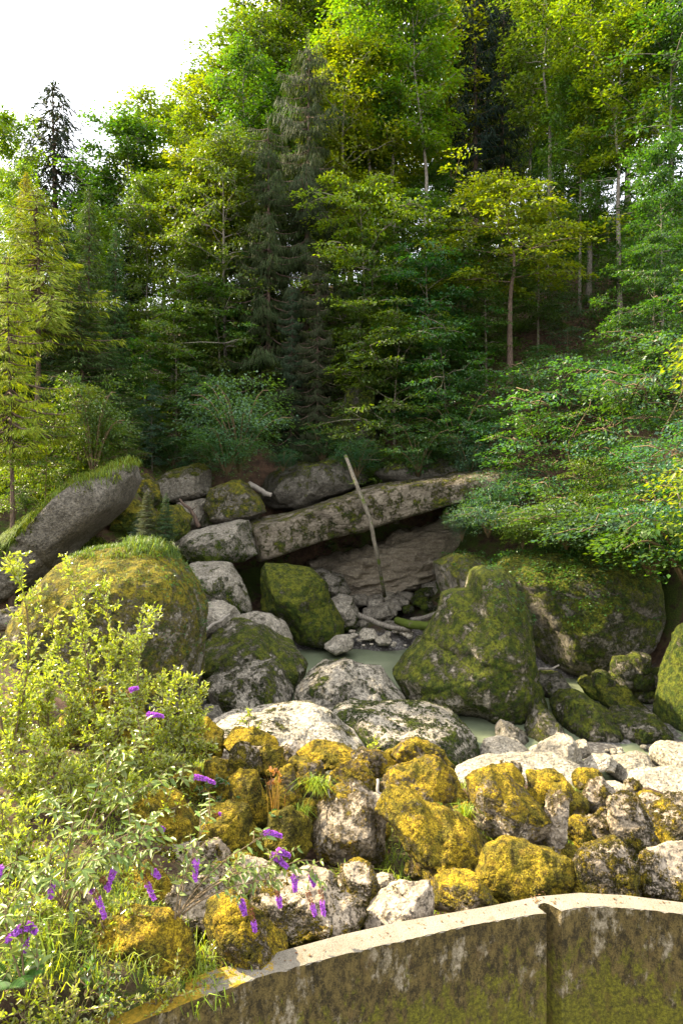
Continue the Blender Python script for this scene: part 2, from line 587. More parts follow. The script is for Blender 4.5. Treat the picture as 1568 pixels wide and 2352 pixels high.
_D = np.linalg.norm(CP[:, None, :2] - CP[None, :, :2], axis=2)
_A = np.concatenate([np.concatenate([_D - np.eye(len(CP)) * .25, np.ones((len(CP), 1)), CP[:, :2]], 1),
                     np.concatenate([np.ones((1, len(CP))), np.zeros((1, 3))], 1), np.concatenate([CP[:, :2].T, np.zeros((2, 3))], 1)], 0)
_W = np.linalg.solve(_A, np.concatenate([CP[:, 2], np.zeros(3)]))

# plan of the wall crown (z = 3.3), from the photo's two edges
ZW = 3.3


def wp(u, v):
    y = (CZ - ZW) * F / (v - VH)
    return ((u - 784) / F * y, y)


W_BACK = [wp(*q) for q in [(180, 2349), (350, 2284), (480, 2231), (600, 2197), (784, 2147), (934, 2114), (1124, 2081), (1234, 2059), (1329, 2049), (1434, 2056), (1568, 2073)]]
W_FRONT = [wp(*q) for q in [(350, 2334), (450, 2296), (600, 2243), (784, 2193), (934, 2158), (1084, 2124), (1254, 2096), (1231, 2084), (1249, 2072), (1289, 2091), (1359, 2081), (1460, 2087), (1568, 2099)]]
a, b_ = np.array(W_BACK[0]), np.array(W_BACK[1])
ext = (a - b_) / np.linalg.norm(a - b_)
W_BACK = [tuple(a + ext * 1.5)] + W_BACK
a, b_ = np.array(W_FRONT[0]), np.array(W_FRONT[1])
ext = (a - b_) / np.linalg.norm(a - b_)
W_FRONT = [tuple(a + ext * 2.2)] + W_FRONT
for L_ in (W_BACK, W_FRONT):
    a, b_ = np.array(L_[-1]), np.array(L_[-2])
    L_.append(tuple(a + (a - b_) / np.linalg.norm(a - b_) * 5.0 + np.array([0, -.9])))
WF = np.array(sorted(W_FRONT))


def terrain_z(x, y, detail=True):
    x, y = np.atleast_1d(np.asarray(x, float)), np.atleast_1d(np.asarray(y, float))
    q = np.stack([x, y], 1)
    z = np.zeros(len(q))
    for i in range(0, len(q), 20000):
        d = np.linalg.norm(q[i:i + 20000, None, :] - CP[None, :, :2], axis=2)
        z[i:i + 20000] = d @ _W[:-3] + _W[-3] + q[i:i + 20000] @ _W[-2:]
    if detail:
        p3 = np.stack([x, y, 0 * x], 1)
        k = np.clip((y - 6) / 40, 0.05, 1)
        z = z + fbm(p3 * .35, 3, 4) * .5 * k + fbm(p3 * 1.7, 9, 3) * .10
    wf = np.interp(x, WF[:, 0], WF[:, 1], left=-50, right=WF[-1, 1])
    return np.where(y < wf + .16, np.minimum(z, 0.6), z)


def tz(x, y):
    return float(terrain_z(x, y)[0])


xs = np.unique(np.concatenate([np.linspace(-260, -30, 36), np.linspace(-30, -8, 60), np.linspace(-8, 9, 130), np.linspace(9, 35, 70), np.linspace(35, 260, 36)]))
ys = np.unique(np.concatenate([np.linspace(-60, 2, 20), np.linspace(2, 4, 10), np.linspace(4, 13, 90), np.linspace(13, 45, 130), np.linspace(45, 90, 90), np.linspace(90, 400, 40)]))
GX, GY = np.meshgrid(xs, ys)
GZ = terrain_z(GX.ravel(), GY.ravel())
g = MB()
nx, ny = len(xs), len(ys)
i = (np.arange(ny - 1)[:, None] * nx + np.arange(nx - 1)[None, :]).ravel()
g.add(np.stack([GX.ravel(), GY.ravel(), GZ], 1), np.stack([i, i + 1, i + nx + 1, i + nx], 1))
tag(g.build("ground", M_GROUND, smooth=True), kind="structure")

g = MB()
g.add([(-14, 12.5, 0), (40, 12.5, 0), (40, 36, 0), (-14, 36, 0)], [[0, 1, 2, 3]])
tag(g.build("water", water_material()), kind="structure")

# ------------------------------------------------------------------ concrete wall
bm = bmesh.new()
def chip(L_, seed):
    rg = np.random.default_rng(seed)
    o = []
    for (a, b) in zip(L_[:-1], L_[1:]):
        a, b = np.array(a), np.array(b)
        n = max(1, int(np.linalg.norm(b - a) / .045))
        for k in range(n):
            j = 0 if k == 0 else rg.normal(0, .0035) + (.012 if rg.random() < .07 else 0)
            t = (b - a) / np.linalg.norm(b - a)
            o.append(tuple(a + (b - a) * k / n + np.array([-t[1], t[0]]) * j))
    return o + [tuple(L_[-1])]


loop = [(x, y) for x, y in chip(W_FRONT, 4)] + [(x, y) for x, y in reversed(W_BACK)]
tv = [bm.verts.new((x, y, ZW)) for x, y in loop]
bv = [bm.verts.new((x, y, -0.5)) for x, y in loop]
n_ = len(loop)
bm.faces.new(tv)
for k in range(n_):
    bm.faces.new((tv[k], bv[k], bv[(k + 1) % n_], tv[(k + 1) % n_]))
bm.edges.ensure_lookup_table()
te = [e for e in bm.edges if all(abs(x.co.z - ZW) < 1e-4 for x in e.verts)]
bmesh.ops.bevel(bm, geom=te, offset=.011, segments=1, affect='EDGES')
bmesh.ops.recalc_face_normals(bm, faces=bm.faces)
me = bpy.data.meshes.new("concrete_wall")
bm.to_mesh(me)
bm.free()
me.materials.append(wall_material())
ow = bpy.data.objects.new("concrete_wall", me)
COL.objects.link(ow)
tag(ow, "curved concrete wall with pale sunlit crown and mossy dark stained face", "wall")

# ------------------------------------------------------------------ rocks
_ico = {}


def ico(n):
    if n not in _ico:
        bm = bmesh.new()
        bmesh.ops.create_icosphere(bm, subdivisions=n, radius=1.0)
        V = np.array([x.co[:] for x in bm.verts])
        Fc = np.array([[x.index for x in f.verts] for f in bm.faces])
        bm.free()
        _ico[n] = (V, Fc)
    return _ico[n]


ROCKS = {}
_rk = [0]


def rock(name, label, out, Y, depth, col, lev=6, facets=7, rough=1.0, q=2.5, mat=None, group=None, cat="rock", key=None, strata=0.0, cut=.76, slope=0.0, grow=1.0):
    """out: outline points or (u0, v0, u1, v1); Y distance of its middle; depth in metres"""
    _rk[0] += 1
    seed = _rk[0] * 13 + 5
    rg = np.random.default_rng(seed)
    if isinstance(out[0], (int, float)):
        u0, v0, u1, v1 = out
        th = np.linspace(0, 2 * PI, 11, endpoint=False) + rg.uniform(0, .6)
        e = rg.uniform(2.3, 3.6)
        r = (abs(np.cos(th)) ** e + abs(np.sin(th)) ** e) ** (-1 / e) * rg.uniform(.88, 1.06, 11)
        out = [((u0 + u1) / 2 + (u1 - u0) / 2 * a * c, (v0 + v1) / 2 + (v1 - v0) / 2 * a * s_) for a, c, s_ in zip(r, np.cos(th), np.sin(th))]
    uv = np.array(out, float)
    x, y = uv[:, 0], uv[:, 1]
    x2, y2 = np.roll(x, -1), np.roll(y, -1)
    cr = x * y2 - x2 * y
    A = cr.sum() / 2
    cu, cv = ((x + x2) * cr).sum() / (6 * A), ((y + y2) * cr).sum() / (6 * A)
    t = np.linspace(0, 1, 24, endpoint=False)[None, :]
    eu = (x[:, None] + (x2 - x)[:, None] * t).ravel() - cu
    ev = (y[:, None] + (y2 - y)[:, None] * t).ravel() - cv
    k = Y / F * grow
    ex, ez = eu * k, -ev * k
    hw, hh = (ex.max() - ex.min()) / 2, (ez.max() - ez.min()) / 2
    ph = math.atan2(cv - VH, F)
    if ph > 0:
        a_ = hh
        h_ = math.sqrt(max(a_ * a_ - (depth / 2 * math.sin(ph)) ** 2, (.6 * a_) ** 2)) / math.cos(ph)
        ez = ez * h_ / a_
    th = np.arctan2(ez, ex)
    o = np.argsort(th)
    th, rr = th[o], np.hypot(ex, ez)[o]
    D, Fc = ico(lev)
    ta = np.arctan2(D[:, 2], D[:, 0])
    R = np.interp(ta, np.concatenate([th - 2 * PI, th, th + 2 * PI]), np.tile(rr, 3))
    c = np.hypot(D[:, 0], D[:, 2])
    sc = (c ** q + abs(D[:, 1]) ** q) ** (-1 / q)
    p = np.stack([np.cos(ta) * c * sc, D[:, 1] * sc, np.sin(ta) * c * sc], 1)      # unit superellipsoid
    nrm = np.array([np.interp(ta, [-9, 9], [1, 1])])                                # (kept simple)
    for _ in range(facets):
        n = rg.normal(size=3)
        n[1] = -abs(n[1]) * 1.1 - .15 if rg.random() < .8 else n[1]
        n[2] = abs(n[2]) if rg.random() < .65 else n[2]
        n /= np.linalg.norm(n)
        d = p @ n
        lim = d.max() * rg.uniform(cut, cut + .14)
        p = p - np.maximum(d - lim, 0)[:, None] * n[None, :] * .92
    hd = depth / 2
    p = np.stack([p[:, 0] * R, p[:, 1] * hd, p[:, 2] * R], 1)
    p[:, 1] += slope * p[:, 2]
    S = (hw * hh * hd) ** (1 / 3)
    nd = p / np.array([hw, hd, hh]) ** 2
    nd /= np.linalg.norm(nd, axis=1)[:, None] + 1e-9
    pn = p / S
    am = S * rough
    dsp = .075 * fbm(pn * 1.3, seed, 2) + .014 * (1 - 2 * abs(fbm(pn * 3.2, seed + 4, 3)))
    dsp += .007 * fbm(pn * 9.0, seed + 8, 3)
    p = p + nd * (am * dsp)[:, None]
    dd = .012 * fbm(p * 5.0, seed + 20, 4) + .008 * fbm(p * 24.0, seed + 26, 2)
    p = p + nd * (dd * min(1.0, S * 1.5) * rough * 1.4)[:, None]
    if strata:
        ax = p[:, 2] - .16 * p[:, 0] + .12 * fbm(p * .6, seed + 31, 3)
        lay = vnoise(np.stack([ax * 5.5, .25 * p[:, 0], .2 * p[:, 1]], 1), seed + 40)
        p = p + nd * (np.round(lay * 3) / 3 * strata + .3 * strata * vnoise(p * np.array([2., 2., 9.]), seed + 44))[:, None]
    if lev >= 6:
        for _ in range(3):
            n = rg.normal(size=3) * np.array([.7, .5, 1.0])
            n /= np.linalg.norm(n)
            d = (p @ n) / S - rg.uniform(-.6, .6) + .16 * fbm(p / S * 1.6, seed + 60 + _, 3)
            p = p + nd * (S * rough * (-.022 * np.exp(-(d / .03) ** 2) + .020 * np.tanh(d / .025)))[:, None]
    m_ = MB()
    m_.add(p, Fc)
    ob = m_.build(name, mat or M_ROCK, smooth=True, color=(min(1, col[0] + (.06 if group == "boulders around the pool" else 0)), col[1], col[2], col[3] * (.85 if name == "boulder" or group == "pale stones in the stream bed" else 1)))
    loc = P(cu, cv, Y)
    ob.location = loc
    tag(ob, label, cat, group)
    if key:
        me = ob.data
        nn = np.zeros(len(me.vertices) * 3, np.float32)
        me.vertices.foreach_get("normal", nn)
        ROCKS[key] = (p + loc, nn.reshape(-1, 3))
    return ob


def r5(pts):
    return [(x * .5, 1176 + y * .5) for x, y in pts]


def r6(pts):
    return [(784 + x * .5, 1176 + y * .5) for x, y in pts]


B, RR = "boulder", "rock"
# the big ones
rock(B, "huge rounded boulder at left with golden moss and a grassy crown", r5([(75, 640), (105, 560), (150, 450), (215, 330), (300, 225), (400, 170), (560, 140), (740, 150), (850, 240), (900, 330), (928, 450), (932, 600), (918, 740), (880, 860), (700, 900), (400, 900), (150, 850), (60, 730)]), 20.5, 6.2, (.66, .5, .74, .80), 7, 5, .7, 2.3, key="J", cat=B, cut=.84)
rock(B, "tall triangular moss coated boulder right of the pool", r6([(480, 400), (525, 385), (590, 385), (608, 290), (640, 258), (715, 272), (772, 320), (790, 400), (830, 480), (852, 600), (872, 700), (905, 850), (885, 940), (840, 1010), (720, 1030), (640, 1040), (600, 950), (480, 890), (320, 890), (248, 740), (300, 660), (420, 560), (465, 470)]), 23.5, 5.0, (.66, .12, .60, 1.05), 7, 6, .8, 2.4, key="A", cat=B, cut=.84)
rock(B, "broad boulder on the right with ferny mossy top and dark undercut", r6([(752, 280), (800, 240), (920, 225), (1100, 195), (1250, 175), (1380, 220), (1400, 480), (1395, 620), (1325, 690), (1180, 740), (1060, 765), (930, 700), (868, 600), (840, 500), (790, 400)]), 28.0, 6.5, (.70, .15, .75, .60), 7, 5, 1.0, 2.7, key="B2", cat=B, cut=.84)
rock(B, "upright ribbed dark boulder behind the triangular one", r6([(435, 240), (520, 203), (640, 195), (755, 235), (790, 320), (780, 500), (620, 520), (500, 430), (460, 330)]), 29.5, 4.0, (.52, .2, .75, .55), 6, 6, 1.0, 2.8, key="B1", cat=B)
rock(B, "tilted grey rock wall under the grassy left bank", [(296, 1072), (302, 1105), (275, 1165), (232, 1205), (182, 1245), (120, 1315), (60, 1370), (0, 1398), (-110, 1420), (-150, 1330), (0, 1285), (60, 1246), (120, 1192), (180, 1136), (245, 1085)], 27.5, 4.0, (.30, .2, .6, .55), 7, 2, 1.2, 5.0, key="K", cat=B, cut=.84)
rock(B, "long tilted rock slab overhanging a black cavity", [(560, 1208), (640, 1187), (730, 1160), (800, 1139), (880, 1118), (1000, 1102), (1120, 1088), (1180, 1095), (1110, 1135), (1000, 1160), (880, 1196), (780, 1226), (680, 1262), (600, 1282)], 34.5, 6.0, (.46, .25, .55, .72), 7, 2, 1.1, 9.0, M_STRATA, key="SLAB", cat=B, strata=.03, cut=.88)
rock(B, "split mossy slab block with pale top left of the long slab", [(398, 1240), (430, 1222), (520, 1203), (568, 1199), (592, 1270), (565, 1286), (480, 1296), (410, 1298), (392, 1268)], 32.0, 4.0, (.45, .1, .3, .85), 6, 7, .8, 3.2, cat=B)
rock("rock_face", "layered brown rock face beneath the overhanging slab", [(545, 1350), (640, 1332), (720, 1300), (850, 1262), (1000, 1212), (1085, 1205), (1060, 1290), (1000, 1345), (900, 1385), (800, 1400), (700, 1410), (570, 1400)], 37.0, 4.5, (.02, .2, .6, 1.05), 7, 9, 1.2, 3.0, M_STRATA, cat="rock face", strata=.45)
rock(B, "dark mossy ledge above the long slab", [(590, 1140), (610, 1095), (680, 1062), (760, 1058), (840, 1075), (860, 1105), (790, 1128), (740, 1142), (690, 1165), (625, 1165)], 38.5, 4.5, (.42, .15, .7, .45), 6, 7, 1, 2.6, cat=B)
rock(B, "dark cliff block under the shrubs at the slab end", [(860, 1085), (940, 1050), (1060, 1040), (1150, 1050), (1170, 1090), (1100, 1110), (1000, 1112), (900, 1120)], 37.5, 4, (.45, .15, .7, .42), 6, 7, 1, 2.8, cat=B)
rock(B, "leaning mossy crag among the trees above the slab", [(755, 960), (790, 890), (835, 865), (870, 900), (880, 990), (860, 1060), (800, 1070), (760, 1030)], 40.5, 4, (.62, .1, .55, .4), 6, 7, 1, 2.5, cat=B)

G = "boulders around the pool"
rock(B, "bright mossy boulder in the upper stack beside the grey wall", [(300, 1092), (330, 1087), (362, 1112), (370, 1148), (350, 1172), (310, 1172), (290, 1140)], 33, 2.2, (.55, .45, .5, .95), 6, cat=B, group=G)
rock(B, "low mossy boulder between the grey wall and grassy boulder", [(262, 1160), (300, 1148), (345, 1160), (362, 1195), (330, 1215), (262, 1215)], 30, 2.2, (.72, .4, .5, .9), 6, cat=B, group=G)
rock(B, "pale flat faced boulder topped with moss, highest of the upper stack", [(350, 1108), (400, 1082), (455, 1062), (482, 1080), (484, 1135), (450, 1150), (390, 1155), (362, 1135)], 36.5, 3.2, (.34, .2, 1, 1.0), 6, 6, cat=B, group=G)
rock(B, "small pale wedge boulder below the mossy brown round boulder", [(408, 1155), (450, 1142), (482, 1142), (486, 1195), (470, 1215), (440, 1216), (415, 1200)], 34.8, 2, (.10, .1, .8, 1.15), 6, 8, cat=B, group=G)
rock(B, "round mossy brown boulder perched on the slab edge", [(470, 1165), (488, 1122), (535, 1109), (572, 1110), (600, 1140), (613, 1178), (585, 1195), (525, 1206), (482, 1200)], 33.8, 3.0, (.52, .35, .7, .62), 6, 6, cat=B, group=G)
rock(B, "moss covered boulder left of the dead snag", [(338, 1185), (380, 1161), (418, 1160), (438, 1190), (430, 1228), (400, 1242), (360, 1232)], 31, 2.2, (.72, .35, .55, .8), 6, 6, cat=B, group=G)
rock(B, "dark small rock right of the dead snag", (458, 1178, 505, 1222), 34, 1.2, (.4, .1, .6, .5), 5, cat=B, group=G)
rock(B, "white topped boulder with green sides right of the huge boulder", r5([(850, 235), (940, 232), (1050, 243), (1100, 310), (1150, 420), (1157, 455), (1100, 468), (980, 440), (920, 420), (870, 330)]), 29, 3.2, (.36, .15, .35, 1.0), 6, 6, cat=B, group=G)
rock(B, "tall moss cloaked boulder standing left of the pool gravel", r5([(1197, 305), (1225, 252), (1330, 248), (1420, 268), (1480, 330), (1500, 400), (1572, 500), (1575, 560), (1490, 612), (1380, 595), (1290, 510), (1195, 440), (1200, 380)]), 31, 3.6, (.70, .15, .58, .95), 7, 6, key="H", cat=B, group=G)
rock(B, "brown and white rock behind the tall mossy boulder", [(705, 1316), (740, 1309), (790, 1322), (808, 1360), (790, 1378), (735, 1372)], 33.6, 2.2, (.35, .3, .4, .75), 6, cat=B, group=G)
rock(B, "pale block with mossy side beside the pool gravel", [(757, 1378), (778, 1366), (810, 1372), (822, 1400), (820, 1440), (800, 1450), (770, 1445), (757, 1410)], 31.8, 1.8, (.30, .15, .2, .95), 6, 8, cat=B, group=G)
rock(B, "flat pale sunlit plate beside the huge boulder", r5([(915, 425), (1010, 418), (1075, 440), (1100, 500), (1060, 525), (980, 560), (920, 590)]), 26.5, 2.6, (.16, .4, .4, 1.1), 6, 8, cat=B, group=G)
rock(B, "grey dome rock behind the striped mossy boulder", r5([(1105, 475), (1170, 458), (1240, 470), (1310, 520), (1345, 590), (1250, 600), (1130, 540)]), 28, 2.6, (.22, .1, .6, 1.05), 6, 5, cat=B, group=G)
rock(B, "striped boulder of moss bands and white stone by the pool", r5([(925, 690), (938, 610), (1010, 545), (1065, 505), (1100, 495), (1200, 520), (1290, 568), (1390, 628), (1410, 700), (1398, 760), (1360, 812), (1300, 800), (1180, 765), (1050, 745), (940, 765)]), 25, 4.2, (.55, .12, .55, 1.1), 7, 6, key="G", cat=B, group=G)
rock(B, "speckled grey green boulder below the striped one", r5([(962, 760), (1040, 733), (1160, 708), (1240, 692), (1290, 728), (1342, 800), (1365, 860), (1350, 910), (1200, 915), (1020, 948), (970, 870)]), 22, 3.2, (.42, .15, .5, 1.0), 7, 7, 1.2, cat=B, group=G)
rock(B, "pale pitted dome boulder in front of the pool", [(680, 1601), (700, 1561), (734, 1530), (784, 1525), (844, 1530), (884, 1540), (909, 1576), (942, 1616), (925, 1660), (780, 1680), (700, 1660)], 22, 4.0, (.34, .05, .5, 1.15), 7, 6, 1.1, cat=B, group=G)
rock(B, "large oval pale boulder with green flanks in the middle", [(768, 1630), (800, 1615), (900, 1612), (1000, 1614), (1050, 1638), (1088, 1680), (1094, 1720), (1072, 1752), (1000, 1760), (880, 1750), (800, 1725), (766, 1680)], 19, 3.4, (.56, .05, .30, 1.2), 7, 7, .85, 2.8, cat=B, group=G)
rock(B, "wide smooth white rock with moss veins behind the golden stones", [(465, 1668), (520, 1640), (620, 1628), (715, 1624), (765, 1655), (830, 1712), (850, 1760), (700, 1790), (560, 1740), (480, 1700)], 16, 3.4, (.33, .2, .45, 1.3), 7, 7, .8, 2.3, cat=B, group=G)
rock(B, "narrow mossy rock wedge right of the triangular boulder", r6([(845, 1030), (880, 960), (905, 900), (930, 893), (975, 930), (1000, 1000), (1000, 1060), (860, 1070)]), 20.5, 1.8, (.42, .15, .7, 1.0), 6, 9, cat=B, group=G)
rock(B, "brown knob at the foot of the triangular boulder", r6([(705, 1000), (735, 950), (780, 970), (840, 1010), (855, 1070), (720, 1080)]), 20.2, 1.4, (.25, .2, .6, .8), 6, 8, cat=B, group=G)
rock(B, "double humped mossy boulder on the right bank", r6([(985, 900), (1020, 830), (1070, 805), (1120, 830), (1180, 870), (1240, 910), (1245, 980), (1235, 1085), (1120, 1090), (1040, 1040), (1000, 960)]), 21.5, 3.2, (.58, .12, .55, .85), 7, 7, cat=B, group=G)
rock(B, "cube shaped mossy boulder speckled white on the right bank", r6([(1243, 950), (1280, 905), (1350, 890), (1420, 905), (1460, 960), (1482, 1050), (1440, 1080), (1290, 1100), (1255, 1030)]), 20.8, 2.6, (.52, .12, .5, .9), 7, 7, cat=B, group=G)
rock(B, "dull grey boulder tucked beneath the undercut", r6([(880, 760), (920, 735), (1000, 735), (1042, 790), (1030, 850), (960, 880), (900, 870)]), 24.5, 2.0, (.35, .1, .7, .55), 6, 8, cat=B, group=G)
rock(B, "towering mossy rock cut off by the right frame edge", [(1528, 1690), (1527, 1620), (1545, 1540), (1575, 1440), (1660, 1430), (1680, 1720), (1560, 1720)], 21.5, 3.0, (.70, .1, .45, .8), 6, 5, cat=B, group=G)
rock(B, "mossy lump behind the double humped boulder", r6([(1180, 800), (1240, 780), (1310, 800), (1350, 850), (1400, 900), (1330, 930), (1200, 900)]), 23.2, 2.0, (.68, .2, .5, .75), 6, 7, cat=B, group=G)
rock(B, "small mossy twin stones beside the undercut", r6([(1090, 790), (1130, 757), (1170, 775), (1205, 830), (1200, 880), (1130, 850)]), 24, 1.3, (.72, .15, .5, .7), 6, 6, cat=B, group=G)
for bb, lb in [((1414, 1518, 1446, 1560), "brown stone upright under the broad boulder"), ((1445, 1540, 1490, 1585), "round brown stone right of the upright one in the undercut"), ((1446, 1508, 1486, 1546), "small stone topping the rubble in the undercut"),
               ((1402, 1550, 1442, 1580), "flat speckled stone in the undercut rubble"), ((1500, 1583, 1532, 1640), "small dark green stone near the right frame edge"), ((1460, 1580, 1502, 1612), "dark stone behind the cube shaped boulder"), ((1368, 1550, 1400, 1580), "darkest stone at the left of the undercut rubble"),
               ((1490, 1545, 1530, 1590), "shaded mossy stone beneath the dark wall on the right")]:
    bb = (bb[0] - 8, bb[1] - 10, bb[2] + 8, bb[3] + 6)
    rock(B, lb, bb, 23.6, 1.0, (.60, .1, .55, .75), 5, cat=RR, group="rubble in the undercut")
rock(B, "shadowed small rock under the tilted grey wall", (-20, 1395, 62, 1450), 23, 1.5, (.3, .3, .6, .6), 5, cat=RR)

G = "pale stones in the stream bed"
S = "stone"
for pts, Y, dp, col, lb, lv in [
    ([(1105, 1740), (1115, 1705), (1150, 1690), (1190, 1705), (1220, 1735), (1215, 1760), (1110, 1765)], 18.3, 1.6, (.12, 0, .5, 1.2), "pale triangular rock left of the wedge shaped rock", 6),
    ([(1215, 1745), (1250, 1715), (1290, 1683), (1310, 1690), (1335, 1740), (1345, 1775), (1290, 1780), (1225, 1770)], 17.8, 1.5, (.08, 0, .6, 1.2), "sharp crested pale rock with an undercut notch", 6),
    ([(1045, 1775), (1100, 1745), (1200, 1740), (1300, 1742), (1350, 1775), (1370, 1815), (1330, 1835), (1200, 1830), (1060, 1800)], 15.6, 2.2, (.24, .02, .4, 1.2), "long low pale rock edging the stream behind the golden stones", 7),
    ([(1337, 1765), (1370, 1735), (1400, 1732), (1417, 1750), (1385, 1770), (1345, 1775)], 17.4, .8, (.02, 0, .5, 1.35), "white slanted cobble beside the little pool", 6),
    ([(1312, 1740), (1325, 1705), (1345, 1700), (1358, 1720), (1350, 1740)], 18.2, .6, (.1, 0, .5, 1.05), "grey pointed cobble behind the white slanted one", 5),
    ([(1298, 1725), (1305, 1710), (1322, 1710), (1320, 1732)], 18.5, .4, (0, 0, .5, 1.3), "tiny bright stone left of the grey pointed cobble", 5),
    ([(1368, 1810), (1380, 1800), (1425, 1798), (1448, 1812), (1420, 1820), (1375, 1818)], 16.6, .6, (.05, 0, .5, 1.3), "flat pale stone awash in the little pool", 5),
    ([(1400, 1780), (1420, 1745), (1470, 1728), (1500, 1740), (1510, 1775), (1480, 1800), (1430, 1790)], 17.6, 1.3, (.14, .1, .5, .95), "brownish speckled rock behind the little pool", 6),
    ([(1500, 1745), (1520, 1715), (1560, 1705), (1620, 1720), (1630, 1790), (1540, 1790), (1505, 1770)], 17.6, 1.6, (.18, .05, .5, 1.15), "pale pebbly boulder at the right frame edge above the pool", 6),
    ([(1448, 1850), (1455, 1790), (1480, 1770), (1560, 1765), (1660, 1775), (1670, 1850), (1560, 1880), (1470, 1875)], 15.2, 2.0, (.22, .02, .5, 1.2), "big white speckled boulder right of the little pool", 7),
    ([(1452, 1870), (1470, 1838), (1520, 1840), (1560, 1860), (1540, 1890), (1470, 1895)], 14, 1.0, (.15, .4, .8, 1.15), "smooth white stone leading down to the mossy bank", 6),
    ([(1380, 1760), (1395, 1752), (1412, 1756), (1408, 1772), (1388, 1774)], 17.2, .4, (0, 0, .5, 1.4), "small white pebble beside the slanted cobble", 5),
    ([(1215, 1725), (1235, 1712), (1255, 1722), (1250, 1745), (1222, 1745)], 18.8, .7, (.1, 0, .5, 1.1), "little pale stone between triangular and crested rocks", 5),
    ([(742, 1483), (770, 1462), (800, 1460), (812, 1475), (808, 1497), (770, 1502)], 29.3, 1.4, (.05, .1, .5, 1.15), "pale smooth rock at the edge of the green pool", 6),
    ([(823, 1455), (835, 1442), (860, 1446), (868, 1462), (850, 1472), (828, 1470)], 30.6, .9, (.02, .1, .5, 1.3), "cream rounded stone on the pool gravel", 5),
    ([(860, 1470), (885, 1455), (900, 1470), (890, 1482), (868, 1482)], 30.2, .7, (0, 0, .5, 1.2), "grey blue stone on the pool gravel", 5),
    ([(945, 1480), (960, 1458), (985, 1460), (1000, 1480), (985, 1495), (955, 1492)], 29.5, 1.0, (.45, .1, .6, .85), "mottled mossy rock where the log meets the pool", 5),
    ([(820, 1420), (850, 1395), (890, 1390), (900, 1410), (865, 1430), (830, 1440)], 33, 1.5, (.05, .1, .5, .85), "flat grey rock before the leaning trunk", 6),
    ([(860, 1440), (890, 1425), (930, 1430), (935, 1450), (880, 1458)], 32, 1.2, (.4, .1, .4, .7), "low dark rock beside the grey log", 5),
    ([(945, 1250), (975, 1240), (1010, 1255), (1015, 1280), (985, 1315), (955, 1290)], 36.8, 1.6, (.03, .1, .5, .75), "grey fallen block leaning on the layered face", 6),
    ([(918, 1290), (945, 1285), (965, 1310), (940, 1325), (918, 1318)], 36.4, 1.0, (.02, .1, .5, .8), "small tan block below the grey fallen block", 5),
    ([(985, 1290), (1005, 1280), (1020, 1305), (1010, 1330), (992, 1315)], 35.5, 1.0, (.02, .1, .5, .9), "pale chip standing beside the ribbed boulder", 5),
    ([(415, 1690), (430, 1665), (460, 1655), (470, 1680), (450, 1705), (420, 1705)], 17.5, .8, (.1, .1, .5, .8), "grey stone in the gap below the huge boulder", 5),
    ([(450, 1640), (470, 1620), (500, 1625), (510, 1645), (480, 1660)], 20, .9, (.1, .1, .5, .6), "dim brown stone wedged under the speckled boulder", 5),
]:
    rock(S, lb, pts, Y, dp, col, lv, 7, .9, cat=S, group=G)

# scree under the slab and shingle on the pool shore
rg = np.random.default_rng(5)
sv = []
for k in range(46):
    u, v = rg.uniform(815, 1020), 0
    v = np.interp(u, [815, 900, 1020], [1378, 1335, 1330]) + rg.uniform(0, 75)
    Y = 36.5 - (v - 1330) / 110 * 4.5
    s_ = rg.uniform(9, 22)
    mossy = u > 935 and v > 1360
    if not mossy:
        rock("scree_stone", "small angular tan scree stone below the layered face", (u - s_, v - s_ * .6, u + s_, v + s_ * .6), Y, s_ * 2 * Y / F, (.05, .1, .5, rg.uniform(.6, 1.0)), 4, 9, 1, 3, cat=S, group="scree below the layered rock face")
    else:
        rock("scree_stone", "small dark mossy stone above the fallen logs", (u - s_, v - s_ * .7, u + s_, v + s_ * .7), Y, s_ * 2 * Y / F, (.62, .05, .5, .7), 4, 7, 1, 3, cat=S, group="mossy stones above the logs")
for k in range(34):
    u = rg.uniform(765, 950)
    v = rg.uniform(1448, 1484)
    Y = 31 - (v - 1450) / 40 * 1.6
    s_ = rg.uniform(4, 10)
    rock("shore_cobble", "small pale cobble on the pool shore shingle", (u - s_, v - s_ * .6, u + s_, v + s_ * .6), Y, s_ * 2 * Y / F, (0, 0, .5, rg.uniform(.8, 1.5)), 3, 5, .8, cat=S, group="cobbles on the pool shore")
for k in range(40):
    u = rg.uniform(1285, 1520)
    v = rg.uniform(1715, 1775)
    Y = 7.7 * F / (v - VH) * 1.0
    s_ = rg.uniform(3, 9)
    rock("shore_cobble", "small grey cobble beside the little right hand pool", (u - s_, v - s_ * .6, u + s_, v + s_ * .6), Y, s_ * 2 * Y / F, (0, 0, .5, rg.uniform(.7, 1.4)), 3, 5, .8, cat=S, group="cobbles beside the little pool")

